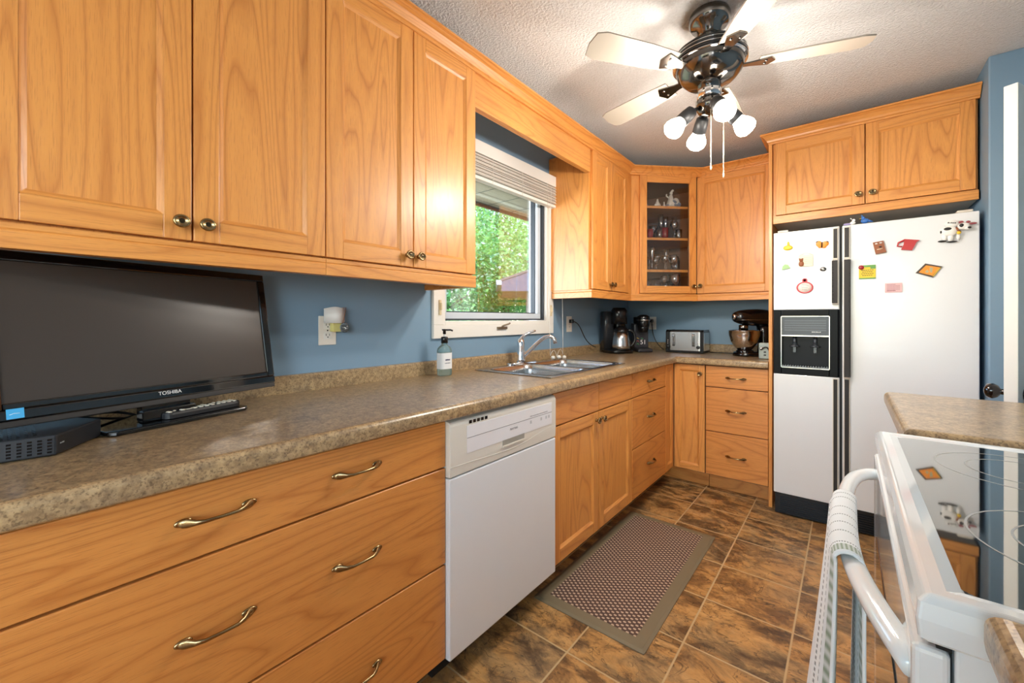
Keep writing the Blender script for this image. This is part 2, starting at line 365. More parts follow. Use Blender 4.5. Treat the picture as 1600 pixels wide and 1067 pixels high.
# ------------------------------------------------------------------ hardware meshes
def knob_mesh():
    g = G(); g.sm = True
    g.lathe([(.009, 0), (.007, .004), (.006, .012), (.012, .016), (.0172, .018), (.0176, .021), (.0160, .0235), (.0125, .0250), (.0118, .0235)], seg=28, sy=.92)
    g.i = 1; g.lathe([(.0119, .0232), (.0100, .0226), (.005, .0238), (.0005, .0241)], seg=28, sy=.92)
    bm = g.bm; bmesh.ops.recalc_face_normals(bm, faces=bm.faces[:]); me = bpy.data.meshes.new('knob'); bm.to_mesh(me); bm.free(); me.materials.append(BRASS); me.materials.append(BRASSD); return me
KNOB = knob_mesh()
def pull_mesh(L):
    g = G(); h = L / 2
    pts = [(-h, 0, .006), (-h * .9, 0, .008), (-h * .8, 0, .011), (-h * .62, 0, .022), (-h * .42, 0, .028), (0, 0, .029), (h * .42, 0, .028), (h * .62, 0, .022), (h * .8, 0, .011), (h * .9, 0, .008), (h, 0, .006)]
    g.tube(pts, .004, 12, rs=[.0045, .0085, .0095, .0055, .0038, .0034, .0038, .0055, .0095, .0085, .0045], flat=[.5, .4, .4, .7, 1, 1, 1, .7, .4, .4, .5])
    for s in (-1, 1): g.ell((s * h * .86, 0, .0035), .015, .008, .004)
    bm = g.bm; bmesh.ops.recalc_face_normals(bm, faces=bm.faces[:]); me = bpy.data.meshes.new('pull'); bm.to_mesh(me); bm.free(); me.materials.append(BRASS); return me
PULL, PULLS = pull_mesh(.13), pull_mesh(.115)
def knob(par, pos, B): return place('knob', KNOB, par, pos, B)
def pull(par, pos, B, m=None): return place('handle', m or PULL, par, pos, B)
def door_panel(par, B, o, w, h, name='door', rail=.055, t=.020, mats=None, glassed=False):
    """framed door: stiles, rails, sloped inner moulding, recessed panel (or pane)"""
    H = {id(BL): OY, id(BB): OX, id(BD): OD, id(BR): OY}[id(B)]
    g = G(FM(B, o)); s = rail
    g.i = 0; g.box(0, 0, 0, s, h, t); g.box(w - s, 0, 0, w, h, t)
    g.i = 1; g.box(s, 0, 0, w - s, s, t); g.box(s, h - s, 0, w - s, h, t)
    if not glassed:
        g.i = 0; k = .011
        A = [(s, s), (w - s, s), (w - s, h - s), (s, h - s)]; Bq = [(s + .003, s + .003), (w - s - .003, s + .003), (w - s - .003, h - s - .003), (s + .003, h - s - .003)]
        C = [(s + k, s + k), (w - s - k, s + k), (w - s - k, h - s - k), (s + k, h - s - k)]
        for P0, z0_, P1, z1_ in ((A, t - .0005, Bq, t - .0035), (Bq, t - .0035, C, t - .009)):
            a = [g.v((x, y, z0_)) for x, y in P0]; b = [g.v((x, y, z1_)) for x, y in P1]
            for q in range(4): g.i = q % 2 == 0; g.f([a[q], a[(q + 1) % 4], b[(q + 1) % 4], b[q]])
        g.i = 0; g.box(s + k - .002, s + k - .002, .002, w - s - k + .002, h - s - k + .002, t - .009)
    d = obj(name, g, [OZ, H], par, .0018)
    return d
def slab(par, B, o, w, h, m, name='drawer', t=.020):
    g = G(FM(B, o)); g.box(0, 0, 0, w, h, t); return obj(name, g, m, par, .003, seg=3)

GAP = .0025
# ------------------------------------------------------------------ base cabinets
def base_body(t, x0, y0, x1, y1, kick):
    """carcass of panels with a recessed plinth; kick = (x0,y0,x1,y1) of the plinth"""
    g = G(); g.box(x0, y0, .115, x1, y1, .876); obj('body', g, DARKIN, t)
    g = G(); g.box(kick[0], kick[1], 0, kick[2], kick[3], .115); obj('toe_kick', g, OY if abs(kick[3] - kick[1]) > abs(kick[2] - kick[0]) else OX, t)
F = .59
def drawers(t, B, at, w, zs, m, hx, mesh, hz=None):
    for k, (za, zb) in enumerate(zs):
        d = slab(t, B, at(za), w, zb - za, m)
        for q in hx:
            P = Vector(at(0)) + B @ Vector((q, 0, .020)); P.z = (hz[k] if hz else (za + zb) / 2); pull(d, P, B, mesh)
ZS = [(.727 + GAP, .872), (.422 + GAP, .727 - GAP), (.124, .422 - GAP)]
t = thing('drawer_cabinet', 'wide oak three-drawer base cabinet with two brass pulls per drawer, left of the white dishwasher', 'cabinet', (.3, .42, 0))
base_body(t, .02, -.028, F - .001, .868, (.46, -.028, .48, .868))
drawers(t, BL, lambda z: (F, -.025, z), .905, ZS, TY, (.297, .603), PULL, [.807, .578, .270])
t = thing('base_cabinet', 'oak base cabinet with one framed door at the near left end of the long counter', 'cabinet', (.3, -.3, 0))
base_body(t, .02, -.56, F - .001, -.032, (.46, -.56, .48, -.032)); d = door_panel(t, BL, (F, -.555, .124), .52, .748); knob(d, (F + .02, -.08, .80), BL)

# dishwasher
t = thing('dishwasher', 'white built-in dishwasher with curved control panel under the counter', 'dishwasher', (.3, 1.18, 0))
g = G(); g.box(.04, .888, .10, .585, 1.486, .874); obj('body', g, BLACKM, t)
g = G(); g.box(.50, .90, 0, .52, 1.48, .10); obj('toe_panel', g, BLACKM, t)
g = G(); g.box(.588, .882, .118, .627, 1.486, .690); obj('door', g, APPL, t, .004)
g = G(); n = 16; g.sm = False
R = [(.588, .694), (.588, .872), (.606, .872), (.622, .868), (.629, .855), (.629, .73), (.627, .694)]
g.loft([[(x, .882, z) for x, z in R], [(x, 1.486, z) for x, z in R]]); cp = obj('control_panel', g, APPW, t, .003)
g = G(); g.sm = True   # arched lip across the control panel
g.tube([(.6285, .884 + .60 * k / 20, .716 + .030 * math.sin(PI * (k / 20 - .5)) ** 2 * (1 if k > 10 else .35)) for k in range(21)], .0012, 8); obj('arched_lip', g, APPW, cp)
g = G(); g.box(.629, .955, .756, .6305, 1.452, .846); obj('button_strip', g, plain('strip_white', (226, 226, 230), .3), cp, .0006)
g = G(); g.box(.6304, .955, .805, .6309, 1.452, .8067); obj('stripe', g, GREYT, cp)
for k in range(5):
    g = G(); g.box(.6292, .965 + k * .019, .8515, .6306, .977 + k * .019, .862); obj('vent_slot', g, BLACK, cp)
g = G(); g.box(.6285, 1.135, .737, .6308, 1.262, .757); obj('handle_recess', g, plain('recess_grey', (150, 148, 140), .5), cp)
g = G(); g.box(.6285, 1.132, .731, .6335, 1.265, .738); obj('handle_lip', g, APPW, cp, .001)
text('brand_lettering', 'MAYTAG', .0115, GREYT, cp, (.6306, 1.175, .785), BL)
dashes('cycle_print', cp, FM(BL, (.6306, 1.30, .812)), 14, .007, .002, .004, plain('pale_grey_print', (168, 168, 172), .5), seed=2)
for yy in (1.30, 1.37, 1.405, 1.425):
    g = G(); g.box(.6304, yy, .785, .6309, yy + .010, .797); obj('button', g, plain('button_grey', (190, 192, 196), .4), cp)

# sink cabinet
t = thing('sink_cabinet', 'oak sink base cabinet with two framed doors right of the white dishwasher', 'cabinet', (.3, 1.91, 0))
g = G(); g.box(.02, 1.492, .115, F - .001, 1.508, .876); g.box(.02, 2.320, .115, F - .001, 2.333, .876); g.box(.02, 1.508, .115, F - .001, 2.320, .131); g.box(.02, 1.508, .131, .03, 2.320, .876); g.box(F - .018, 1.508, .131, F - .001, 2.320, .876); obj('body', g, DARKIN, t)
g = G(); g.box(.46, 1.492, 0, .48, 2.333, .115); obj('toe_kick', g, OY, t)
for y0, y1 in ((1.494, 1.913), (1.917, 2.332)):
    slab(t, BL, (F, y0, .730), y1 - y0, .142, TY, 'false_front')
    d = door_panel(t, BL, (F, y0, .124), y1 - y0, .600); knob(d, (F + .02, (y1 - .028 if y0 < 1.6 else y0 + .028), .685), BL)
t = thing('drawer_cabinet', 'narrow oak three-drawer base cabinet between sink cabinet and inner corner', 'cabinet', (.3, 2.62, 0))
base_body(t, .02, 2.336, F - .001, 2.903, (.46, 2.336, .48, 2.903))
drawers(t, BL, lambda z: (F, 2.338, z), .567, ZS, TY, (.283,), PULLS, [.802, .580, .285])
# corner cabinet with a hinged pair of narrow doors round the corner
t = thing('corner_base_cabinet', 'oak corner base cabinet with two narrow framed doors meeting in the inner corner', 'cabinet', (.3, 3.3, 0))
g = G(); g.prism([(.02, 2.907), (F - .001, 2.907), (F - .001, 3.101), (.822, 3.101), (.822, 3.68), (.02, 3.68)], .115, .876); obj('body', g, DARKIN, t)
g = G(); g.prism([(.46, 2.907), (.48, 2.907), (.48, 3.19), (.822, 3.19), (.822, 3.21), (.46, 3.21)], 0, .115); obj('toe_kick', g, OX, t)
door_panel(t, BL, (F, 2.910, .124), .165, .748, rail=.04)
d = door_panel(t, BB, (.614, 3.10, .124), .207, .748, rail=.04); knob(d, (.793, 3.08, .812), BB)
t = thing('drawer_cabinet', 'oak three-drawer base cabinet on the back wall beside the refrigerator', 'cabinet', (1.0, 3.4, 0))
base_body(t, .826, 3.101, 1.201, 3.68, (.826, 3.19, 1.201, 3.21))
drawers(t, BB, lambda z: (.828, 3.10, z), .372, ZS, TX, (.187,), PULLS, [.797, .576, .270])
g = G(); g.box(1.203, 3.075, 0, 1.222, 3.68, 2.30)
tag(obj('end_panel', g, OZ, origin=(1.21, 3.38, 0), bevel=.001), 'tall thin oak end panel standing between back counter and refrigerator', 'panel')

# ------------------------------------------------------------------ worktop
ct = thing('countertop', 'long L-shaped speckled brown laminate countertop with rounded front edge and backsplash', 'countertop', (.3, 1.6, .88))
CT0, CT1 = .881, .925
def nose(e):   # (out, z) profile, front at out=0, flat back at -e
    r = .022; pts = [(-e, CT0), (-.006, CT0), (-.001, CT0 + .004)]
    pts += [(0, CT0 + .012), (0, CT1 - .018)]
    pts += [(-.018 + .018 * math.cos(a), CT1 - .018 + .018 * math.sin(a)) for a in [PI / 2 * k / 6 for k in range(1, 7)]]
    pts += [(-e, CT1)]; return pts
SX0, SX1, SY0, SY1 = .085, .540, 1.58, 2.345    # sink cut-out
g = G(); g.sweep(nose(.06), [(.64, -.58), (.64, 3.045), (1.202, 3.045)])
g.box(.0, -.58, CT0, SX0, 3.69, CT1); g.box(SX1, -.58, CT0, .58, 3.69, CT1); g.box(SX0, -.58, CT0, SX1, SY0, CT1); g.box(SX0, SY1, CT0, SX1, 3.69, CT1); g.box(.58, 3.105, CT0, 1.202, 3.69, CT1)
obj('worktop', g, LAM, ct)
g = G(); sp = [(0, CT1 - .003), (.020, CT1 - .003), (.021, CT1 + .006), (.020, .980), (.014, .988), (0, .990)]
g.sweep(sp, [(0, -.58), (0, 3.69), (1.202, 3.69)]); obj('backsplash', g, LAM, ct)

# sink
t = thing('kitchen_sink', 'double-bowl stainless steel sink set into the counter below the window', 'sink', (.31, 2.0, .93))
g = G()
bowls = [(.135, .520, 1.605, 1.940), (.135, .520, 1.975, 2.315)]
# rim with two holes
g.box(.075, 1.560, .9255, .135, 2.362, .931); g.box(.520, 1.560, .9255, .556, 2.362, .931)
g.box(.135, 1.560, .9255, .520, 1.605, .931); g.box(.135, 1.940, .9255, .520, 1.975, .931); g.box(.135, 2.315, .9255, .520, 2.362, .931)
obj('rim', g, STEEL, t, .002)
def rr(x0, x1, y0, y1, r, z, n=6):
    P = []
    for cx_, cy_, a0_ in ((x1 - r, y1 - r, 0), (x0 + r, y1 - r, PI / 2), (x0 + r, y0 + r, PI), (x1 - r, y0 + r, 1.5 * PI)):
        for k in range(n + 1): a = a0_ + PI / 2 * k / n; P.append((cx_ + r * math.cos(a), cy_ + r * math.sin(a), z))
    return P
for x0, x1, y0, y1 in bowls:
    g = G(); g.sm = True
    rings = [rr(x0 - .006, x1 + .006, y0 - .006, y1 + .006, .045, .932), rr(x0, x1, y0, y1, .045, .929), rr(x0 + .004, x1 - .004, y0 + .004, y1 - .004, .045, .90), rr(x0 + .014, x1 - .014, y0 + .014, y1 - .014, .045, .80), rr(x0 + .035, x1 - .035, y0 + .035, y1 - .035, .04, .782), rr(x0 + .12, x1 - .12, y0 + .12, y1 - .12, .03, .778)]
    g.loft(rings, cap=False); vs = [g.v(p) for p in rings[-1]]; g.f(vs)
    b = obj('bowl', g, STEEL, t)
    g = G(); g.lathe([(.040, 0), (.040, .002), (.028, .003), (.025, -.001), (.001, -.001)], ((x0 + x1) / 2, (y0 + y1) / 2, .7785), 24); obj('drain', g, CHROME, b)
# faucet
t = thing('faucet', 'chrome single-lever kitchen faucet arching over the sink', 'faucet', (.105, 1.90, .931))
g = G(); P = rr(-.028, .028, -.125, .125, .027, 0, 6)
g.M = Matrix.Translation((.105, 1.925, .9315)); g.loft([[(x, y, 0) for x, y, _ in P], [(x, y, .008) for x, y, _ in P], [(x * .75, y * .95, .013) for x, y, _ in P]]); obj('base_plate', g, CHROME, t)
g = G(); g.lathe([(.027, 0), (.025, .02), (.022, .05), (.021, .09), (.023, .115), (.019, .132), (.008, .142), (.001, .143)], (.105, 1.915, .940)); obj('body', g, CHROME, t)
g = G(); pts = bez((.108, 1.918, .965), (.155, 1.97, 1.02), (.205, 2.04, 1.14), (.245, 2.062, 1.072), 18) + [Vector((.248, 2.064, 1.050))]
g.tube(pts, .012, 14, rs=[.013 - .003 * k / 19 for k in range(19)] + [.012]); obj('spout', g, CHROME, t)
g = G(); g.tube(bez((.105, 1.915, 1.065), (.11, 1.925, 1.10), (.125, 1.95, 1.110), (.145, 2.005, 1.125)), .008, 12, rs=[.012 - .006 * k / 12 for k in range(13)]); obj('lever', g, CHROME, t)
# soap dispenser
t = thing('soap_bottle', 'clear hand soap bottle with black pump and pale label on the counter', 'bottle', (.098, 1.33, .9265))
SOAP = NT('pale_green_soap'); SOAP.base(lin(190, 222, 224)); SOAP.set(Roughness=.05, Transmission_Weight=.75, IOR=1.2); SOAP = SOAP.m
g = G(); g.sm = True; g.loft([rr(-.024 * a, .024 * a, -.034 * a, .034 * a, .015 * a, z) for a, z in ((.92, 0), (1, .004), (1, .118), (.9, .130), (.62, .140), (.40, .146), (.40, .156))]); obj('bottle_body', g, SOAP, t, local=True)
g = G(); g.sm = True; g.loft([rr(-.0246, .0246, -.0346, .0346, .0155, z) for z in (.032, .108)], cap=False); lb = obj('label', g, plain('label_white', (228, 230, 232), .5), t, local=True)
dashes('label_print', lb, FM(BL, (.0248, -.016, .072)), 6, .005, .0012, .007, plain('navy_ink', (40, 52, 90), .5), local=True, seed=3)
dashes('label_print', lb, FM(BL, (.0248, -.019, .058)), 7, .004, .0014, .004, plain('ink_grey', (90, 100, 120), .5), local=True, seed=4)
g = G(); g.lathe([(.0165, .154), (.0165, .180), (.014, .184), (.006, .185)], (0, 0, 0), 20); g.lathe([(.005, .196), (.0075, .197), (.0075, .212), (.012, .214), (.012, .220), (.001, .221)], (0, 0, 0), 20)
g.tube([(.004, 0, .2165), (.02, .022, .216), (.026, .030, .212)], .0042, 8); obj('pump', g, BLACK, t, local=True)
g = G(); g.cyl((0, 0, .18), (0, 0, .198), .004, seg=10); obj('pump_stem', g, plain('stem_white', (225, 228, 230), .4), t, local=True)

# ------------------------------------------------------------------ wall cabinets
UX, UF = .305, .3065
def upper_box(t, y0, y1, z0=1.385, z1=2.29, x1=UX):
    g = G(); g.box(.001, y0, z0, x1, y1, z1); return obj('body', g, OZ, t, .001)
RAIL = [(-.018, -.001), (.018, -.001), (.018, -.012), (.0155, -.015), (.018, -.018), (.018, -.052), (-.018, -.052)]
def light_rail(t, path, m, z=1.385):
    g = G(); g.sweep([(o, h + z) for o, h in RAIL], path); return obj('light_rail', g, m, t, .001)
def upper(name, label, y0, ys, y1, knobs, ztop=2.283):
    t = thing(name, label, 'cabinet', (.15, (y0 + y1) / 2, 1.385)); upper_box(t, y0, y1)
    for (a, b), ky in zip(ys, knobs):
        d = door_panel(t, BL, (UF, a, 1.390), b - a, ztop - 1.390)
        if ky is not None: knob(d, (UF + .02, ky, 1.432), BL)
    return t
t = upper('wall_cabinet', 'oak wall cabinet at the near end of the row, one framed door', -.56, [(-.375, -.043)], -.041, [-.075])
light_rail(t, [(.31, -.56), (.31, -.041)], OY)
t = upper('wall_cabinet', 'wide oak wall cabinet with two framed doors directly above the television', -.039, [(-.036, .296), (.300, .635)], .636, [.272, .325])
light_rail(t, [(.31, -.039), (.31, .636)], OY)
t = upper('wall_cabinet', 'oak wall cabinet with two framed doors just left of the window', .637, [(.639, .972), (.976, 1.307)], 1.309, [.945, .998])
light_rail(t, [(.31, .637), (.31, 1.309 - .018), (.02, 1.309 - .018)], OY)
t = upper('wall_cabinet', 'narrow oak wall cabinet with two slim doors just right of the window', 2.365, [(2.385, 2.648), (2.652, 2.935)], 2.985, [2.625, 2.675])
light_rail(t, [(.02, 2.365 + .018), (.31, 2.365 + .018), (.31, 2.985)], OY)
g = G(); g.box(.3055, 2.9375, 1.385, .3255, 2.991, 2.29); obj('filler_stile', g, OZ, t, .001)
g = G(); g.box(UX - .018, 1.3105, 2.132, UX + .014, 2.3635, 2.29); tag(obj('valance_board', g, OY, origin=(.31, 1.84, 2.13), bevel=.0015), 'plain oak valance board spanning above the window between two wall cabinets', 'valance')

# glass-fronted diagonal corner cabinet
A0, A1 = (.325, 2.992), (.688, 3.355)
cc = thing('corner_glass_cabinet', 'diagonal oak corner wall cabinet with a glass door showing shelves of glassware', 'cabinet', (.3, 3.4, 1.385))
pent = [(.002, 2.988), (.305, 2.988), (.688, 3.371), (.688, 3.688), (.002, 3.688)]
ins = [(.018, 3.004), (.300, 3.004), (.672, 3.376), (.672, 3.672), (.018, 3.672)]
g = G(); g.prism(pent, 1.385, 1.403); g.prism(pent, 2.272, 2.29)
g.box(.002, 2.988, 1.403, .300, 3.004, 2.272); g.box(.672, 3.376, 1.403, .688, 3.688, 2.272); g.box(.002, 3.004, 1.403, .018, 3.688, 2.272); g.box(.018, 3.672, 1.403, .672, 3.688, 2.272)
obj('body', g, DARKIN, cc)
L = math.hypot(A1[0] - A0[0], A1[1] - A0[1])
g = G(FM(BD, (A0[0], A0[1], 1.385))); g.i = 0; g.box(0, 0, -.018, .072, .905, 0); g.box(L - .036, 0, -.018, L, .905, 0); g.i = 1; g.box(.072, 0, -.018, L - .036, .052, 0); g.box(.072, .858, -.018, L - .036, .905, 0); obj('face_frame', g, [OZ, OD], cc)
d = door_panel(cc, BD, (A0[0] + .060 * .7071, A0[1] + .060 * .7071, 1.390), L - .067, .893, glassed=True)
w_ = L - .067
g = G(FM(BD, (A0[0] + .060 * .7071, A0[1] + .060 * .7071, 1.390))); g.box(.053, .053, .006, w_ - .053, .893 - .053, .009); obj('glass_pane', g, PANE, d)
g = G(FM(BD, (A0[0] + .060 * .7071, A0[1] + .060 * .7071, 1.390)))
for b in ((.050, .050, .056, .843), (w_ - .056, .050, w_ - .050, .843), (.056, .050, w_ - .056, .056), (.056, .837, w_ - .056, .843)): g.box(b[0], b[1], .0005, b[2], b[3], .0055)
obj('glazing_strip', g, BLACKM, d)
kp = Vector((A0[0], A0[1], 1.442)) + BD @ Vector((L - .035, 0, .020)); knob(d, kp, BD)
light_rail(cc, [(A0[0] - .013, A0[1] + .0), (A1[0] - .0, A1[1] + .013)], OD)
SHZ = [2.070, 1.824, 1.577]
for z in SHZ:
    g = G(); g.prism([(.019, 3.03), (.288, 3.03), (.650, 3.388), (.671, 3.388), (.671, 3.671), (.019, 3.671)], z - .018, z); obj('shelf', g, OX, cc)

# back wall cabinet, tall door
t = thing('wall_cabinet', 'oak wall cabinet with one large framed door between glass corner cabinet and refrigerator', 'cabinet', (.95, 3.5, 1.385))
g = G(); g.box(.690, 3.385, 1.385, 1.202, 3.688, 2.29); obj('body', g, OZ, t, .001)
d = door_panel(t, BB, (.694, 3.3835, 1.390), .505, .893); knob(d, (.722, 3.3635, 1.448), BB)
light_rail(t, [(.690, 3.380), (1.202, 3.380)], OX)

# crown moulding along the whole run
def crown_prof(z0, h, p): return [(-.015, z0 - .004), (.003, z0 - .004), (.004, z0 + .006), (.010, z0 + .010), (.014, z0 + h * .35), (.026, z0 + h * .62), (p - .012, z0 + h * .74), (p - .008, z0 + h * .80), (p, z0 + h * .84), (p, z0 + h), (-.015, z0 + h)]
g = G(); g.sweep(crown_prof(2.283, .052, .05), [(.327, -.56), (.327, 2.963), (.725, 3.361), (1.20, 3.361)])
tag(obj('crown_moulding', g, OY, origin=(.33, 1.5, 2.283)), 'stained oak crown moulding running along the tops of the wall cabinets below the ceiling', 'moulding')

# over-fridge cabinet
t = thing('wall_cabinet', 'low oak wall cabinet with two framed doors over the refrigerator', 'cabinet', (1.66, 3.4, 1.85))
g = G(); g.box(1.224, 3.102, 1.845, 2.104, 3.688, 2.31); obj('body', g, OZ, t, .001)
for (a, b, kx) in ((1.240, 1.668, 1.640), (1.673, 2.094, 1.701)):
    d = door_panel(t, BB, (a, 3.1005, 1.850), b - a, .452); knob(d, (kx, 3.0805, 1.906), BB)
g = G(); g.box(1.226, 3.078, 1.796, 2.104, 3.098, 1.844); obj('bottom_rail', g, OX, t, .002)
g = G(); g.box(1.226, 3.10, 1.800, 2.104, 3.688, 1.812); obj('bottom_board', g, plain('pale_board', (206, 196, 182), .7), t)
g = G(); g.sweep(crown_prof(2.306, .058, .045), [(1.206, 3.36), (1.206, 3.079), (2.108, 3.079)]); obj('crown', g, OX, t)

# ------------------------------------------------------------------ refrigerator
FX0, FX1, FY = 1.240, 2.092, 2.99
fr = thing('refrigerator', 'white side-by-side refrigerator with ice and water dispenser and black-trimmed handles', 'refrigerator', (1.66, 3.3, 0))
g = G(); g.box(FX0 + .004, FY + .065, .03, FX1 - .004, 3.66, 1.712); obj('body', g, APPL, fr, .004)
dv = 1.564
g = G(); D0, D1, Z0, Z1 = FX0 + .042, FX0 + .285, .905, 1.195
dx0, dx1, dz0, dz1 = FX0, FX0 + .312, .862, 1.250   # black dispenser surround
g.box(FX0, FY, .135, dv - .006, FY + .06, dz0); g.box(FX0, FY, dz1, dv - .006, FY + .06, 1.722); g.box(FX0, FY + .05, dz0, dv - .006, FY + .06, dz1)
fd = obj('freezer_door', g, APPL, fr, .004)
g = G(); a, b = (dx0, dx1), (dz0, dz1)
g.box(dx0, FY - .002, dz0, dx0 + .040, FY + .05, dz1); g.box(dx1 - .040, FY - .002, dz0, dx1, FY + .05, dz1); g.box(dx0 + .04, FY - .002, dz0, dx1 - .04, FY + .05, dz0 + .042); g.box(dx0 + .04, FY - .002, dz1 - .040, dx1 - .04, FY + .05, dz1)
g.box(dx1, FY + .002, dz0, dv - .006, FY + .05, dz1)
ds = obj('dispenser_frame', g, plain('dispenser_black', (12, 14, 18), .32, 0, 0, .02, .12), fd, .003)
g = G(); g.box(dx0 + .04, FY + .006, 1.095, dx1 - .04, FY + .05, dz1 - .04); obj('control_panel', g, plain('panel_slate', (70, 76, 84), .35), ds, .002)
g = G(); 
for k in range(5): g.box(dx0 + .055, FY + .004, 1.125 + k * .014, dx1 - .055, FY + .007, 1.132 + k * .014)
obj('vent_slat', g, plain('slat_slate', (88, 94, 102), .3), ds)
g = G(); g.box(dx0 + .04, FY + .044, dz0 + .042, dx1 - .04, FY + .049, 1.095); obj('recess_back', g, plain('recess_dark', (18, 21, 28), .3, 0, 0, .02, .15), ds)
g = G(); g.box(dx0 + .04, FY + .000, dz0 + .042, dx1 - .04, FY + .045, dz0 + .050)
for k in range(18): g.box(dx0 + .046 + k * .0125, FY - .001, dz0 + .050, dx0 + .051 + k * .0125, FY + .04, dz0 + .056)
obj('drip_tray', g, plain('tray_grey', (110, 112, 116), .3, .6), ds)
for xx in (dx0 + .105, dx0 + .205):
    g = G(); g.cyl((xx, FY + .03, 1.092), (xx, FY + .03, 1.03), .010, .010); g.lathe([(.026, 0), (.026, .006), (.012, .012), (.012, .022)], (xx, FY + .022, 1.028), 20); g.box(xx - .007, FY + .016, .995, xx + .007, FY + .028, 1.03); obj('spout', g, plain('spout_grey', (70, 74, 80), .25, .5), ds)
g = G(); x_a, x_b, z_a, z_b = dx0 + .038, dx1 - .038, dz0 + .040, dz1 - .038
for b_ in ((x_a, z_a, x_b, z_a + .003), (x_a, z_b - .003, x_b, z_b), (x_a, z_a, x_a + .003, z_b), (x_b - .003, z_a, x_b, z_b)): g.box(b_[0], FY - .0035, b_[1], b_[2], FY - .001, b_[3])
g.box(x_a, FY - .0005, 1.092, x_b, FY + .006, 1.098); obj('bright_trim', g, CHROME, ds)
dashes('dispenser_print', ds, FM(BB, (dx0 + .190, FY + .0035, 1.116)), 7, .006, .0008, .006, plain('silver_ink', (190, 196, 200), .4), seed=5)
g = G(); g.box(dv + .006, FY, .135, FX1, FY + .06, 1.722); rd = obj('fridge_door', g, APPL, fr, .004)
TRIM = plain('cream_trim', (214, 208, 196), .4)
for par, xa, xb, sgn in ((fd, 1.530, 1.549, -1), (rd, 1.579, 1.601, 1)):
    # black insert strips running the height, bulging grip in the upper part
    z_hi, z_mid, z_lo = 1.715, 1.535, (1.275 if sgn < 0 else .862)
    g = G(); g.box(xa - .003, FY - .012, z_mid, xb + .003, FY, z_hi); g.box(xa - .003, FY - .012, .136, xb + .003, FY, z_lo if sgn > 0 else .858)
    g.prism([(FY - .012, z_mid), (FY - .034, z_mid - .005), (FY - .034, z_lo + .005), (FY - .012, z_lo)], xa - .004, xb + .004, 'x')
    h = obj('handle', g, TRIM, par, .002)
    g = G(); g.box(xa + .001, FY - .0135, z_mid + .006, xb - .001, FY - .0115, z_hi - .008); g.box(xa + .001, FY - .0135, .14, xb - .001, FY - .0115, (z_lo if sgn > 0 else .858) - .006)
    g.box(xa - .001, FY - .0365, z_lo + .009, xb + .001, FY - .0335, z_mid - .009)
    g.box(xb + .001 if sgn > 0 else xa - .006, FY - .034, z_lo + .01, xb + .006 if sgn > 0 else xa - .001, FY - .014, z_mid - .01)
    obj('black_insert', g, DARKG, h)
g = G(); g.box(dv - .006, FY + .03, .135, dv + .006, FY + .06, 1.715); obj('centre_seal', g, BLACKM, fr)
g = G(); g.box(FX0 + .005, FY + .022, .006, FX1 - .005, FY + .06, .128)
for k in range(8): g.box(FX0 + .03, FY + .014, .012 + k * .0125, FX1 - .02, FY + .024, .019 + k * .0125)
obj('base_grille', g, BLACK, fr)
for xx in (FX0 + .02, FX1 - .075):
    g = G(); g.box(xx, FY + .005, 1.7225, xx + .055, FY + .085, 1.735); obj('hinge_cover', g, TRIM, fr, .004)

# --- magnets
MY = FY - .0005
def mag(name, label, x, z, parts, group='fridge magnets'):
    """parts: (name, list of (kind, args), material); coordinates in metres on the door, u right, v up, w outward"""
    t = thing(name, label, 'magnet', (x, MY, z), 0, group)
    for pn, fn, m in parts:
        g = G(BB.to_4x4()); fn(g); obj(pn, g, m, t, local=True)
    return t
YEL = plain('yellow_resin', (226, 190, 40), .4); ORG = plain('orange_resin', (232, 140, 30), .4); GRN = plain('green_resin', (96, 150, 72), .45); LGRN = plain('pale_green_resin', (150, 190, 130), .45)
RED = plain('red_resin', (176, 40, 44), .35); PINK = plain('pink_card', (214, 178, 180), .5); BRN = plain('brown_resin', (140, 82, 48), .5); CARD = plain('cream_card', (226, 220, 196), .6); INK = plain('black_ink', (24, 24, 26), .5)
COWW = plain('cow_white', (232, 232, 230), .35); PURP = plain('lilac', (160, 150, 200), .5); BLU = plain('blue_resin', (52, 104, 176), .4); GOLD = plain('gold_leaf', (196, 160, 60), .35, .5)
def star(pts): return lambda g: g.prism(pts, .001, .007)
mag('magnet', 'small yellow bird-shaped magnet at the top left of the freezer door', 1.314, 1.632, [('magnet_body', lambda g: (g.ell((0, -.008, .006), .024, .015, .005), g.ell((.002, .012, .006), .006, .018, .004)), YEL)])
mag('magnet', 'orange butterfly magnet on the freezer door', 1.478, 1.625, [('wing', lambda g: (g.ell((-.014, .006, .005), .014, .017, .003), g.ell((-.009, -.010, .005), .010, .009, .003)), ORG), ('wing', lambda g: (g.ell((.016, .004, .005), .016, .014, .003), g.ell((.010, -.012, .005), .011, .009, .003)), ORG), ('butterfly_body', lambda g: (g.tube([(0, -.018, .008), (.001, .014, .008)], .0028, 8), g.tube([(-.028, .016, .008), (-.018, .021, .008)], .002, 6), g.tube([(.030, .012, .008), (.022, .017, .008)], .002, 6)), INK)])
t = mag('magnet', 'cream square magnet with brown and gold decoration beside lines of writing, freezer door', 1.402, 1.540, [('card', lambda g: g.box(-.035, -.035, .001, .035, .033, .005), CARD), ('hanger', lambda g: g.tube([(-.03, .033, .004), (0, .046, .004), (.03, .033, .004)], .001, 6), CARD), ('decoration', lambda g: (g.ell((-.022, -.018, .008), .013, .016, .006), g.ell((-.022, .003, .009), .010, .009, .006), g.ell((-.030, .011, .008), .004, .004, .003), g.ell((-.015, .011, .008), .004, .004, .003)), BRN)])
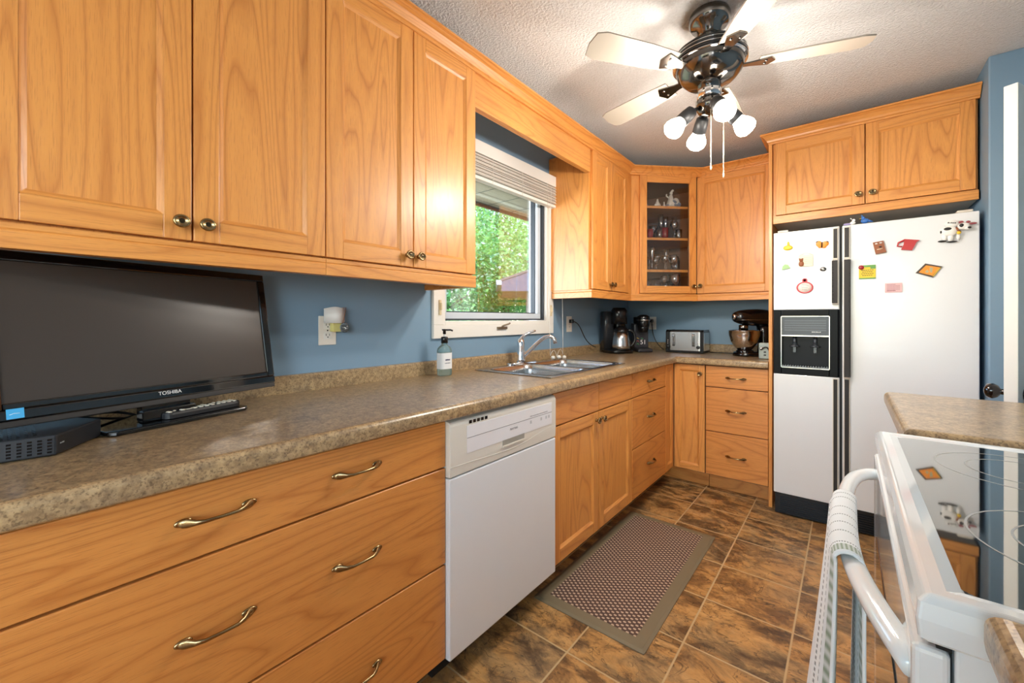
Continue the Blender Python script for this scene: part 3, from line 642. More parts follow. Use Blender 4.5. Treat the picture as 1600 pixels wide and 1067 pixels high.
for k, s in enumerate(('~~ ~~~~ ~', '~~~ ~~ ~~', '~ ~~~ ~~', '~~~~ ~~')):
    g = G(BB.to_4x4())
    for q in range(6): g.box(-.006 + q * .0065, .016 - k * .011, .005, -.002 + q * .0065, .0172 - k * .011, .0054)
    obj('writing_line', g, BRN, t, local=True)
mag('magnet', 'pale green hat-shaped magnet on the left of the freezer door', 1.303, 1.508, [('magnet_body', lambda g: (g.prism([(-.020, -.016), (.024, -.006), (.018, .002), (.012, .014), (-.004, .018), (-.016, .006)], .001, .007)), LGRN)])
mag('magnet', 'small round pewter coin magnet near the freezer handle', 1.484, 1.483, [('magnet_body', lambda g: g.lathe([(.015, 0), (.015, .003), (.013, .0045), (.001, .004)], (0, 0, .001), 20, sy=.8), PEWTER)])
t = mag('magnet', 'red-rimmed round magnet with white centre and small loop on top, freezer door', 1.397, 1.385, [('rim', lambda g: (g.lathe([(.040, 0), (.041, .004), (.034, .007), (.033, .0035)], (0, -.004, .001), 32, sy=.86), g.lathe([(.013, 0), (.013, .005), (.007, .005), (.007, .0)], (0, .038, .001), 20)), plain('coral_red', (206, 80, 88), .4)), ('face', lambda g: g.lathe([(.034, 0), (.034, .0042), (.001, .0042)], (0, -.004, .001), 32, sy=.86), plain('face_white', (222, 222, 214), .5))])
for k in range(4):
    g = G(BB.to_4x4())
    for q in range(5 - abs(k - 1)): g.box(-.018 + q * .0075 + abs(k - 1) * .003, .014 - k * .010, .0052, -.0125 + q * .0075 + abs(k - 1) * .003, .0155 - k * .010, .0058)
    obj('writing_line', g, DARKG, t, local=True)
mag('magnet', 'brown book-shaped magnet with a face on the refrigerator door', 1.724, 1.580, [('book', lambda g: g.prism([(-.024, .030), (.018, .036), (.030, -.026), (-.012, -.034)], .001, .012), BRN), ('eye', lambda g: (g.ell((-.010, .022, .013), .006, .0035, .002), g.ell((.008, .025, .013), .006, .0035, .002)), COWW), ('nose', lambda g: g.ell((.006, .004, .013), .006, .004, .002), INK), ('mouth', lambda g: g.tube([(-.008, -.010, .013), (.016, -.006, .013)], .0018, 6), CARD)])
mag('magnet', 'red cup-shaped magnet on the refrigerator door', 1.842, 1.586, [('cup', lambda g: g.prism([(-.018, .028), (.042, .016), (.030, .010), (.012, -.034), (-.030, -.026), (-.020, .0)], .001, .012), RED), ('cup_handle', lambda g: g.tube([(-.016, .024, .006), (-.040, .012, .006), (-.044, -.006, .006), (-.026, -.010, .006)], .004, 8), RED)])
t = mag('magnet', 'yellow and green ladybug sign magnet with writing on the refrigerator door', 1.678, 1.455, [('board', lambda g: g.box(-.036, -.037, .001, .034, .035, .005), YEL), ('leaf_border', lambda g: (g.box(-.036, .024, .005, .034, .035, .007), g.box(.012, .014, .005, .034, .024, .007), g.box(-.036, -.040, .005, .034, -.034, .007)), GRN), ('ladybug', lambda g: g.ell((-.026, .024, .008), .012, .012, .005), plain('ladybug_red', (150, 30, 40), .35))])
for k in range(4):
    g = G(BB.to_4x4())
    for q in range(6 - k % 2): g.box(-.026 + q * .0088 + (k % 2) * .004, .006 - k * .0095, .005, -.019 + q * .0088 + (k % 2) * .004, .009 - k * .0095, .0055)
    obj('writing_line', g, INK, t, local=True)
t = mag('magnet', 'small pale pink card magnet with dark writing on the refrigerator door', 1.783, 1.362, [('card', lambda g: g.box(-.034, -.026, .001, .034, .025, .003), PINK)])
for k in range(6):
    g = G(BB.to_4x4()); n_ = 9 if 0 < k < 5 else 6
    for q in range(n_): g.box(-.026 + q * .0058, .016 - k * .0068, .003, -.0215 + q * .0058, .0180 - k * .0068 + (.002 if k == 5 else 0), .0034)
    obj('writing_line', g, plain('maroon_ink', (130, 70, 84), .5), t, local=True)
t = mag('magnet', 'tilted square picture magnet in orange and gold with dark frame, refrigerator door', 1.915, 1.442, [('frame', lambda g: g.prism([(-.048, -.008), (-.012, .038), (.050, .018), (.016, -.036)], .001, .006), plain('picture_frame_brown', (72, 58, 44), .4)), ('picture', lambda g: g.prism([(-.036, -.006), (-.009, .028), (.040, .014), (.013, -.026)], .006, .0072), ORG), ('gold_edge', lambda g: g.prism([(.013, -.030), (.018, -.030), (.045, .014), (.036, .010)], .0065, .0085), GOLD), ('picture_patch', lambda g: (g.prism([(-.014, -.004), (-.004, .006), (.002, -.006), (-.006, -.012)], .0072, .0078), g.prism([(.004, .018), (.016, .014), (.012, -.012), (.004, -.006)], .0072, .0078)), plain('patch_tan', (170, 160, 120), .5))])
# cow
t = thing('magnet', 'white and black cow magnet with a speech oval at the top right of the refrigerator', 'magnet', (2.003, MY, 1.632), 0, 'fridge magnets')
def cowp(n, fn, m): g = G(BB.to_4x4()); fn(g); return obj(n, g, m, t, local=True)
cowp('cow_body', lambda g: (g.ell((-.016, .002, .012), .032, .026, .011), g.ell((-.032, -.026, .010), .010, .020, .008), g.ell((-.012, -.032, .010), .011, .020, .008), g.ell((.016, -.030, .010), .008, .018, .008)), COWW)
cowp('cow_head', lambda g: (g.ell((.032, .018, .020), .022, .018, .012), g.ell((.044, .008, .024), .012, .010, .009)), COWW)
cowp('spot', lambda g: (g.ell((-.022, .012, .021), .014, .008, .005), g.ell((.024, .022, .030), .008, .009, .004), g.ell((-.044, .0, .013), .004, .008, .006)), INK)
cowp('hoof', lambda g: (g.ell((-.040, -.046, .010), .016, .005, .008), g.ell((-.006, -.052, .010), .020, .004, .008)), INK)
cowp('nose', lambda g: g.ell((.050, .008, .032), .007, .005, .003), INK)
cowp('ear', lambda g: (g.ell((.024, .040, .018), .009, .006, .004), g.ell((.064, .028, .018), .014, .005, .004), g.ell((.048, .038, .018), .008, .006, .004)), plain('ear_rose', (150, 70, 76), .5))
cowp('collar', lambda g: g.tube([(.008, .016, .022), (.012, .002, .024), (.022, -.008, .024)], .004, 8), BRN)
cowp('bell', lambda g: g.ell((.016, -.012, .024), .008, .008, .006), YEL)
s = cowp('speech_oval', lambda g: g.lathe([(.028, 0), (.028, .003), (.001, .0035)], (-.004, .038, .012), 28, sy=.6), COWW)
dashes('oval_print', s, BB.to_4x4() @ Matrix.Translation((-.022, .040, .0156)) @ Matrix.Rotation(-.15, 4, 'Z'), 5, .0045, .0015, .007, INK, local=True, seed=6)
# figurines on top of the fridge
t = thing('figurine', 'small blue bird figurine on top of the refrigerator', 'figurine', (1.668, 3.0, 1.7225))
g = G(); g.ell((0, 0, .014), .018, .012, .014); g.ell((-.008, 0, .030), .009, .008, .009); g.tube([(.01, 0, .014), (.032, 0, .006)], .005, 8, rs=[.008, .004]); g.tube([(-.008, 0, .032), (-.014, 0, .048)], .004, 8, rs=[.005, .002]); obj('bird_body', g, BLU, t, local=True)
g = G(); g.tube([(-.015, 0, .030), (-.023, 0, .028)], .002, 6, rs=[.003, .0008]); obj('beak', g, YEL, t, local=True)
t = thing('figurine', 'tiny white and lilac figurine on top of the refrigerator beside the blue bird', 'figurine', (1.612, 3.0, 1.7225))
g = G(); g.ell((.004, 0, .010), .013, .009, .010); g.ell((.008, 0, .024), .008, .007, .008); g.tube([(0, 0, .03), (-.006, 0, .038)], .002, 6); obj('figurine_body', g, COWW, t, local=True)
g = G(); g.ell((-.020, 0, .006), .018, .008, .006); obj('tail', g, PURP, t, local=True)
#SPLIT
# ------------------------------------------------------------------ television corner
tv = thing('television', 'black flat-screen television standing at an angle on the counter below the wall cabinets', 'television', (.22, .275, .9255), math.radians(15.1))
# local frame: x = outward (towards the room), y = along the screen, z up; tilted back a little
TL = -.312; TR = .282; TM = Matrix.Translation((.012, 0, .066)) @ Matrix.Rotation(math.radians(-10), 4, 'Y')
TH = .350
g = G(TM); ring(g, TL, 0, TR, TH, .022, -.022, .008); g.box(-.022, TL + .022, .022, .008, TR - .022, .036); bz = obj('bezel', g, GLOSSB, tv, .003, local=True)
g = G(TM); g.box(-.034, TL + .03, .02, -.020, TR - .03, TH - .02); g.box(-.060, TL + .10, .04, -.034, TR - .10, TH - .08); obj('back_shell', g, BLACKM, tv, .006, local=True)
g = G(TM); g.box(-.019, TL + .021, .034, .0025, TR - .021, TH - .021); obj('screen', g, SCREEN, tv, local=True)
g = G(TM); g.box(-.020, TL + .002, -.013, .007, TR - .002, .0); obj('lower_strip', g, plain('tv_lower_strip', (38, 36, 35), .5), tv, .002, local=True)
NX = TM.to_3x3() @ BL
text('brand_lettering', 'TOSHIBA', .0125, plain('silver_lettering', (214, 214, 214), .3), bz, TM @ Vector((.0082, -.034, .0095)), NX, local=True)
g = G(TM); g.box(.008, TL + .026, .004, .0086, TL + .050, .024); st = obj('energy_sticker', g, plain('sticker_blue', (70, 170, 225), .4), bz, local=True)
g = G(TM); g.tube([(.0087, TL + .030, .0125), (.0088, TL + .036, .0145), (.0088, TL + .044, .0140)], .0006, 6); obj('sticker_mark', g, plain('sticker_white', (235, 240, 245), .4), st, local=True)
g = G(); g.prism([(-.125, -.125), (-.11, -.14), (.032, -.14), (.045, -.125), (.045, .170), (.032, .184), (-.11, .184), (-.125, .17)], 0, .011); obj('stand_base', g, GLOSSB, tv, .003, local=True)
g = G(); g.box(-.038, -.055, .011, -.012, .055, .085); g.box(-.016, -.06, .011, .004, .06, .040); obj('stand_neck', g, GLOSSB, tv, .003, local=True)
# remote on the base
rm = thing('remote_control', 'black remote control with pale buttons lying on the television base', 'remote control', (.200, .350, .9375), math.radians(16))
g = G(); g.sm = False; g.loft([rr(-.021, .021, -.098, .098, .018, z) for z in (0, .010)] + [rr(-.019, .019, -.096, .096, .016, .016)]); obj('remote_body', g, BLACKM, rm, .001, local=True)
BTN = plain('remote_button', (206, 200, 184), .5); r_ = random.Random(3)
for k in range(12):
    for q in (-1, 0, 1):
        if r_.random() < .2 or k in (3,): continue
        g = G(); g.ell((q * .0115, -.085 + k * .0150, .0162), .0048, .0056, .0030, 10, 5); obj('button', g, BTN, rm, local=True)
g = G(); g.lathe([(.014, 0), (.014, .0018), (.010, .002), (.0095, 0)], (0, -.04, .0158), 20); obj('ring_button', g, BTN, rm, local=True)
# cable box
cb = thing('cable_box', 'black perforated set-top box on the counter at the near left of the television', 'box', (.37, .0, .9265))
g = G(); PB = [(.012, .066), (-.108, .142), (-.20, .09), (-.20, -.12), (-.012, -.12)]; g.prism(PB, 0, .040); cbb = obj('case', g, plain('box_charcoal', (32, 35, 40), .42), cb, .003, local=True)
# perforations: rows of small raised ridges on the front and the top
g = G()
for r in range(5):
    for q in range(14): g.box(.0118 - .0130 * q / 13 * 1.9 - .0005, .060 - q * .0128, .006 + r * .006, .0126 - .0130 * q / 13 * 1.9, .054 - q * .0128, .0095 + r * .006)
obj('front_perforation', g, BLACK, cb, local=True)
g = G()
for r in range(16):
    for q in range(14): g.box(-.172 + r * .0105, -.10 + q * .0105 , .0398, -.166 + r * .0105, -.095 + q * .0105, .0404)
obj('top_perforation', g, BLACK, cb, local=True)
g = G(); g.box(-.012, .0, .0, .0, .001, .001); 
ud = Vector((-.120, .076, 0)).normalized(); Bc = basis(-ud) if False else basis(ud)
Mx = FM(basis(ud), (.004, .0715, .020)); dashes('box_print', cbb, Mx, 3, .005, .001, .003, plain('box_print', (150, 156, 162), .5), local=True, seed=7)
g = G(); g.box(-.19, -.16, 0, -.09, -.02, .028); g.M = Matrix.Translation((.06, -.03, 0))
t = thing('modem', 'smaller dark box behind the perforated set-top box under the television', 'box', (.17, -.09, .9265)); g2 = G(); g2.box(-.05, -.08, 0, .0, .10, .045); obj('case', g2, BLACKM, t, .003, local=True)
t = thing('power_cord', 'tangled black cables lying behind the set-top box', 'cable', (.12, .1, .9265))
g = G(); g.tube(bez((.0, -.1, .006), (.10, .0, .03), (-.08, .06, .04), (-.02, .13, .006), 16), .0035, 8); g.tube(bez((-.03, -.1, .006), (.02, .04, .05), (.06, -.02, .03), (.0, .12, .006), 16), .003, 8); obj('cable', g, BLACKM, t, local=True)

# ------------------------------------------------------------------ outlets, night light, cords
def outlet(name_label, pos, B):
    t = thing('wall_outlet', name_label, 'outlet', pos)
    M = B.to_4x4(); g = G(M); g.box(-.035, -.057, .0005, .035, .057, .006); pl = obj('cover_plate', g, plain('outlet_ivory', (228, 222, 212), .4), t, .002, local=True)
    for s in (-1, 1):
        g = G(M); g.box(-.017, s * .02 - .014, .006, .017, s * .02 + .014, .0075); r = obj('receptacle', g, WHITEP, pl, .002, local=True)
    g = G(M)
    for s in (-1, 1):
        g.box(-.0075, s * .02 - .001, .0074, -.0055, s * .02 + .007, .0079); g.box(.0055, s * .02 - .001, .0074, .0075, s * .02 + .007, .0079); g.lathe([(.0025, 0), (.0001, .0001)], (0, s * .02 - .006, .0078), 10)
    g.lathe([(.003, 0), (.0001, .001)], (0, 0, .006), 10); obj('slot', g, BLACK, pl, local=True)
    return t
outlet('ivory wall outlet with a plug-in night light, right of the television', (0, .805, 1.150), BL)
outlet('ivory wall outlet right of the window with a black cord plugged in', (0, 2.625, 1.158), BL)
outlet('ivory wall outlet on the back wall behind the pod coffee maker', (.228, 3.69, 1.158), BB)
nl = thing('night_light', 'plug-in night light with white curved shade and clear faceted jewel', 'night light', (.008, .83, 1.195))
g = G(); g.sm = True; n = 14
outer = [(.010 + .045 * math.sin(PI * k / n), -.045 + .084 * k / n) for k in range(n + 1)]
def zt(y): return .046 + .008 * math.cos(y * 50) - .010 * math.exp(-((y - .002) / .02) ** 2)
g.loft([[(x, y, -.016), (x, y, zt(y)), (x - .003, y, zt(y)), (x - .003, y, -.016)] for x, y in outer]); obj('shade', g, plain('frosted_white_shade', (226, 222, 218), .4), nl, local=True)
g = G(); g.tube([(.052, .022, .046), (.056, .016, .03), (.058, .010, .0), (.056, .006, -.016)], .0012, 6); obj('painted_stroke', g, BRN, nl, local=True)
g = G(); g.box(.004, -.02, -.05, .030, .016, .0); obj('lamp_body', g, plain('amber_plastic', (216, 206, 130), .2), nl, .003, local=True)
g = G(); g.ell((.040, .022, -.034), .020, .018, .020, 9, 6); obj('jewel', g, glass('clear_jewel'), nl, local=True)
def cord(label, pts, r=.0032, plug=None):
    t = thing('power_cord', label, 'cord', tuple(pts[0])); g = G(); g.tube(pts, r, 8); obj('cable', g, BLACKM, t)
    if plug: g = G(); g.box(*plug); obj('plug', g, BLACK, t, .003)
    return t
cord('black power cord from the outlet beside the window to the carafe coffee maker', bez((.03, 2.63, 1.178), (.07, 2.72, 1.17), (.02, 2.76, 1.02), (.06, 2.93, .975), 16), .0038, (.0085, 2.612, 1.165, .034, 2.642, 1.192))
cord('black power cord running down from the back wall outlet toward the toaster', bez((.235, 3.655, 1.178), (.26, 3.60, 1.12), (.24, 3.63, 1.0), (.36, 3.60, .9305), 16), .0035, (.215, 3.655, 1.165, .242, 3.681, 1.192))
cord('black power cord lying on the counter between toaster and stand mixer', bez((.73, 3.58, .9300), (.80, 3.52, .9300), (.86, 3.60, .9300), (.99, 3.56, .9300), 16), .0035)

# ------------------------------------------------------------------ coffee maker with carafe
t = thing('coffee_maker', 'black drip coffee maker with stainless steel thermal carafe in the counter corner', 'coffee maker', (.16, 3.10, .9265), math.radians(-35))
g = G(); g.sm = True
g.loft([rr(-.095, .115, -.10, .10, .06, z) for z in (0, .022)] + [rr(-.090, .108, -.095, .095, .055, .030)]); obj('base', g, BLACK, t, local=True)
g = G(); g.sm = True; g.loft([rr(-.100, -.01, -.105, -.012, .025, z) for z in (.02, .318)] + [rr(-.095, -.018, -.10, -.02, .02, .330)]); obj('water_tank', g, plain('smoked_tank', (44, 46, 50), .12), t, local=True)
g = G(); g.sm = True; g.loft([rr(-.100, -.01, .0, .095, .03, z) for z in (.02, .335)] + [rr(-.09, -.02, .01, .085, .025, .348)]); g.loft([rr(-.03, .075, -.055, .065, .045, z) for z in (.228, .335)] + [rr(-.02, .06, -.04, .05, .035, .358)]); obj('brew_tower', g, BLACK, t, local=True)
g = G(); g.lathe([(.062, .031), (.070, .034), (.072, .06), (.066, .12), (.056, .168)], (.058, .0, 0), 32); ca = obj('carafe', g, STEEL, t, local=True)
g = G(); g.lathe([(.0565, .166), (.056, .176), (.044, .198), (.016, .213), (.001, .214)], (.058, 0, 0), 28); g.lathe([(.073, .030), (.073, .036), (.069, .038)], (.058, 0, 0), 28); g.tube(bez((.07, .052, .180), (.10, .12, .19), (.10, .12, .06), (.07, .068, .055), 14), .008, 10, flat=[1.3] * 15); obj('lid_and_handle', g, BLACK, ca, local=True)
# pod coffee maker
t = thing('coffee_maker', 'black pod coffee maker with silver lid band and a coloured number sticker', 'coffee maker', (.275, 3.33, .9265), math.radians(-50))
g = G(); g.sm = False
g.prism([(-.11, .0), (.085, .0), (.085, .028), (-.02, .034), (-.02, .225), (-.11, .235)], -.06, .06, 'y'); bd = obj('body', g, plain('charcoal_body', (40, 40, 46), .38), t, .008, local=True)
g = G(); g.prism([(-.02, .03), (.062, .03), (.072, .20), (-.02, .215)], -.0615, -.058, 'y'); g.prism([(-.02, .03), (.062, .03), (.072, .20), (-.02, .215)], .058, .0615, 'y')
g = G(); g.lathe([(.046, .205), (.050, .235), (.050, .255)], (.03, 0, 0), 28); g.lathe([(.052, .264), (.048, .290), (.025, .303), (.001, .305)], (.03, 0, 0), 28); g.lathe([(.030, .16), (.040, .18), (.044, .206)], (.03, 0, 0), 24); g.box(-.09, -.045, .23, .03, .045, .285); obj('brew_head', g, BLACK, t, .004, local=True)
g = G(); g.lathe([(.051, .254), (.055, .257), (.055, .264), (.051, .266)], (.03, 0, 0), 32); obj('lid_band', g, STEEL, t, local=True)
Bk = basis((.86, .5, 0))
g = G(); g.box(-.1105, .0605, .0, .0, .062, .0)
bs = basis((0, 1, 0))
g = G(); g.box(-.0198, -.052, .035, -.0165, .052, .150); pnl = obj('front_panel', g, plain('panel_dark', (46, 46, 54), .4), t, .002, local=True)
text('number_sticker', '51', .052, COWW, pnl, (-.0160, -.012, .060), bs, .0004, local=True)
for k, (c, z0_, a) in enumerate((((220, 70, 50), .085, .5), ((236, 196, 50), .112, -.3), ((90, 180, 90), .060, .6), ((70, 190, 110), .108, .2))):
    g = G(); y0 = -.030 if k < 3 else .004; g.tube([(-.016, y0 - .010, z0_), (-.016, y0, z0_ + .010 * a), (-.016, y0 + .008, z0_ - .006)], .0022, 6); obj('sticker_stroke', g, plain('sticker_colour_%d' % k, c, .4), pnl, local=True)
# toaster
t = thing('toaster', 'stainless steel four-slice toaster with black ends on the back counter', 'toaster', (.585, 3.515, .9265))
g = G(); g.sm = False; g.loft([rr(-.128, .128, -.098, .085, .02, z) for z in (.014, .165)] + [rr(-.122, .122, -.092, .080, .02, .176)]); obj('shell', g, STEEL, t, .001, local=True)
g = G()
for xa, xb in ((-.146, -.124), (.124, .142)): g.prism([(-.102, .008), (.088, .008), (.088, .165), (.075, .182), (-.088, .182), (-.102, .165)], xa, xb, 'x')
g.box(-.146, -.103, .0, .142, .088, .018); g.box(-.13, -.101, .172, .13, .07, .1795); obj('end_trim', g, BLACK, t, .004, local=True)
g = G()
for yy in (-.06, -.015, .03): g.box(-.105, yy, .1795, .105, yy + .022, .1802)
obj('slot', g, KICKM, t, local=True)
for xa, xb in ((-.1475, -.1458), (.1418, .1435)): g = G(); g.box(xa, -.088, .02, xb, .074, .160); obj('side_panel', g, STEEL, t, .0005, local=True)
for xx in (-.083, .068):
    g = G(); g.box(xx - .011, -.0990, .052, xx + .011, -.0975, .150); obj('lever_slot', g, BLACK, t, .001, local=True)
    g = G(); g.box(xx - .0065, -.0995, .060, xx - .0035, -.0975, .130); g.box(xx + .0035, -.0995, .060, xx + .0065, -.0975, .130); g.box(xx - .0065, -.0995, .128, xx + .0065, -.0975, .131); obj('lever_track', g, CHROME, t, local=True)
    g = G(); g.box(xx - .009, -.118, .132, xx + .009, -.098, .146); obj('lever', g, CHROME, t, .003, local=True)
for xx in (-.128, .105):
    g = G(); g.lathe([(.013, 0), (.013, .010), (.011, .013), (.001, .013)], (xx, -.102, .046), 20, (0, -1, 0)); obj('dial', g, BLACK, t, local=True)
    for q in range(3): g = G(); g.lathe([(.004, 0), (.004, .003), (.001, .003)], (xx, -.102, .072 + q * .013), 12, (0, -1, 0)); obj('button', g, CHROME, t, local=True)
# stand mixer
t = thing('stand_mixer', 'black tilt-head stand mixer with polished steel bowl on the back counter', 'mixer', (1.060, 3.47, .9265), math.radians(180 + 48))
# local: +x is the front of the mixer
g = G(); g.sm = True; g.loft([rr(-.13, .15, -.085, .085, .08, 0), rr(-.13, .15, -.085, .085, .08, .018), rr(-.12, .14, -.075, .075, .07, .030)]); g.lathe([(.06, .028), (.055, .040), (.045, .046)], (.075, 0, 0), 28); obj('base', g, GLOSSB, t, local=True)
g = G(); g.sm = True; g.loft([[(x - .08 + .035 * math.cos(a) * 1.2, .042 * math.sin(a), z) for a in [2 * PI * k / 20 for k in range(20)]] for x, z in ((0, .02), (-.005, .10), (0, .17), (.01, .22))]); obj('column', g, GLOSSB, t, local=True)
g = G(); g.sm = True; R = []
for x, hz, hy, zc in ((-.155, .020, .03, .275), (-.145, .045, .05, .275), (-.10, .062, .062, .275), (-.02, .064, .064, .278), (.06, .058, .060, .280), (.12, .048, .055, .282), (.150, .036, .042, .282), (.156, .020, .022, .282)):
    R.append([(x, hy * math.cos(a), zc + hz * math.sin(a)) for a in [2 * PI * k / 24 for k in range(24)]])
g.loft(R); hd = obj('head', g, GLOSSB, t, local=True)
g = G(); g.sm = True; g.loft([[(x, (hy + .0015) * math.cos(a), z + .004 * math.sin(a)) for a in [2 * PI * k / 24 for k in range(24)]] for x, hy, z in ((-.10, .062, .262), (0, .064, .262), (.10, .060, .262), (.135, .050, .262))]); g.lathe([(.017, 0), (.019, .006), (.019, .016), (.013, .020), (.001, .020)], (.152, 0, .285), 20, (1, 0, 0)); obj('chrome_band', g, CHROME, hd, local=True)
g = G(); g.lathe([(.030, .185), (.032, .222), (.020, .228)], (.085, 0, 0), 24); g.cyl((.085, 0, .10), (.085, 0, .19), .007); obj('beater_shaft', g, PEWTER, hd, local=True)
g = G(); g.lathe([(.045, .044), (.060, .062), (.088, .105), (.102, .150), (.105, .182), (.108, .184), (.104, .186), (.098, .150), (.084, .107), (.058, .066), (.001, .056)], (.078, 0, 0), 36); obj('bowl', g, CHROME, t, local=True)
# small radio-like gadget
t = thing('radio', 'small grey portable radio with a carry strap at the right end of the back counter', 'radio', (1.163, 3.235, .9265), 0)
g = G(); g.box(-.036, -.022, 0, .036, .022, .108); obj('body', g, plain('grey_green_plastic', (150, 162, 158), .4), t, .008, local=True)
g = G(); g.tube(bez((-.020, -.028, .062), (.0, -.034, .085), (.02, -.034, .10), (.034, -.026, .030), 12), .004, 8); obj('strap', g, DARKG, t, local=True)
g = G(); g.lathe([(.010, 0), (.010, .007), (.001, .008)], (-.020, -.022, .070), 18, (0, -1, 0)); obj('dial', g, STEEL, t, local=True)
for z in (.022, .042): g = G(); g.box(-.006, -.0235, z, .008, -.0215, z + .010); obj('button', g, BLACK, t, local=True)

# ------------------------------------------------------------------ contents of the glass cabinet
def wall_prof(kind, s=1.0):
    P = {'wine': [(.030, 0), (.031, .002), (.006, .006), (.0035, .012), (.0035, .060), (.012, .068), (.026, .085), (.030, .105), (.026, .130), (.0245, .130), (.028, .105), (.024, .087), (.010, .071), (.001, .069)],
         'flute': [(.026, 0), (.027, .002), (.005, .006), (.0035, .012), (.0035, .070), (.010, .080), (.018, .110), (.020, .150), (.019, .185), (.0178, .185), (.0188, .150), (.0165, .112), (.008, .083), (.001, .080)],
         'tumbler': [(.026, 0), (.028, .002), (.033, .090), (.0318, .090), (.0268, .008), (.001, .007)],
         'goblet': [(.032, 0), (.033, .003), (.012, .010), (.007, .022), (.010, .038), (.026, .050), (.036, .075), (.038, .115), (.0365, .115), (.0345, .077), (.024, .053), (.001, .044)],
         'shot': [(.016, 0), (.0175, .002), (.022, .052), (.0208, .052), (.0165, .010), (.001, .009)],
         'sherbet': [(.030, 0), (.030, .003), (.007, .008), (.006, .030), (.020, .040), (.042, .056), (.046, .070), (.0445, .070), (.040, .058), (.018, .043), (.001, .036)]}[kind]
    return [(r * s, h * s) for r, h in P]
GM = {}
def glassware(kind, mat, x, y, z, s, label, grp, redm=None):
    key = (kind, mat.name, s)
    if key not in GM:
        g = G(); g.lathe(wall_prof(kind, s), seg=20); bm = g.bm; bmesh.ops.recalc_face_normals(bm, faces=bm.faces[:])
        me = bpy.data.meshes.new('drinking_glass'); bm.to_mesh(me); bm.free(); me.materials.append(mat); GM[key] = me
    o = bpy.data.objects.new({'wine': 'wine_glass', 'flute': 'champagne_flute', 'tumbler': 'tumbler', 'goblet': 'goblet', 'shot': 'shot_glass', 'sherbet': 'dessert_glass'}[kind], GM[key]); COL.objects.link(o)
    o.location = (x, y, z + .0005); tag(o, label, 'glass', grp)
    return o
CUT = pane_mat('cut_crystal', .84, 1.5); AMB = pane_mat('amber_crystal', .80, 1.2)
RUBY = NT('ruby_glass'); RUBY.base(lin(120, 26, 20)); RUBY.set(Roughness=.08, Coat_Weight=.5); RUBY = RUBY.m
def dpos(a, b):   # a along the door from its left edge, b into the cabinet
    return A0[0] + .7071 * a - .7071 * b, A0[1] + .7071 * a + .7071 * b
Z1_, Z2_, Z3_, Z0_ = SHZ[0], SHZ[1], SHZ[2], 1.403
for (a, b, kd, mt, s, lb) in [
    (.135, .07, 'flute', THIN, 1.0, 'tall clear flute, leftmost glass on the second shelf'), (.175, .06, 'shot', RUBY, 1.2, 'ruby red low glass at the left of the second shelf'),
    (.215, .10, 'goblet', CUT, .85, 'clear cut goblet behind the ruby glass on the second shelf'), (.245, .05, 'shot', CUT, 1.1, 'small clear glass with red foot, middle front of the second shelf'),
    (.290, .12, 'flute', THIN, 1.05, 'tall clear flute standing in the middle of the second shelf'), (.295, .06, 'tumbler', RUBY, .85, 'ruby red tumbler in the middle of the second shelf'),
    (.335, .13, 'flute', THIN, 1.0, 'tall clear flute behind the ruby tumbler on the second shelf'), (.370, .06, 'wine', CUT, 1.0, 'clear wine glass right of the ruby tumbler on the second shelf'),
    (.400, .12, 'flute', THIN, .95, 'rightmost tall flute on the second shelf'), (.255, .16, 'wine', THIN, .9, 'clear wine glass at the back of the second shelf'), (.41, .07, 'shot', CUT, 1.3, 'rightmost short clear glass on the second shelf')]:
    x, y = dpos(a, b); glassware(kd, mt, x, y, Z2_, s, lb, 'glassware on the second shelf')
for k, (a, b, kd, s, lb) in enumerate([
    (.130, .08, 'sherbet', .9, 'low footed crystal glass, leftmost on the third shelf'), (.165, .14, 'wine', 1.0, 'crystal wine glass at the back left of the third shelf'),
    (.190, .06, 'flute', .95, 'tall narrow crystal flute at the left of the third shelf'), (.230, .09, 'goblet', .85, 'crystal goblet right of the narrow flute on the third shelf'),
    (.265, .14, 'wine', 1.0, 'crystal wine glass at the back middle of the third shelf'), (.295, .06, 'wine', .85, 'small crystal wine glass in the middle front of the third shelf'),
    (.330, .11, 'flute', .9, 'slim crystal flute right of centre on the third shelf'), (.370, .07, 'goblet', 1.0, 'wide crystal goblet at the right of the third shelf'),
    (.410, .12, 'tumbler', 1.1, 'crystal tumbler at the far right of the third shelf'), (.22, .17, 'goblet', .9, 'crystal goblet hidden at the back of the third shelf')]):
    x, y = dpos(a, b); glassware(kd, CUT if k % 3 else AMB, x, y, Z3_, s, lb, 'glassware on the third shelf')
for k, (a, b, kd, s, lb) in enumerate([
    (.125, .07, 'shot', 1.3, 'short clear glass, leftmost on the cabinet floor'), (.170, .10, 'tumbler', 1.05, 'clear tumbler at the left of the cabinet floor'),
    (.212, .05, 'sherbet', .8, 'footed dessert glass at the left front of the cabinet floor'), (.245, .09, 'tumbler', 1.05, 'clear tumbler left of centre on the cabinet floor'),
    (.297, .08, 'wine', .98, 'tall wine glass at the centre of the cabinet floor'), (.330, .13, 'tumbler', 1.2, 'clear tumbler behind the large goblet on the cabinet floor'),
    (.375, .065, 'goblet', 1.2, 'large cut crystal goblet at the right of the cabinet floor'), (.415, .12, 'shot', 1.3, 'short clear glass, rightmost on the cabinet floor')]):
    x, y = dpos(a, b); glassware(kd, CUT if kd == 'goblet' else THIN, x, y, Z0_, s, lb, 'glassware on the cabinet floor')
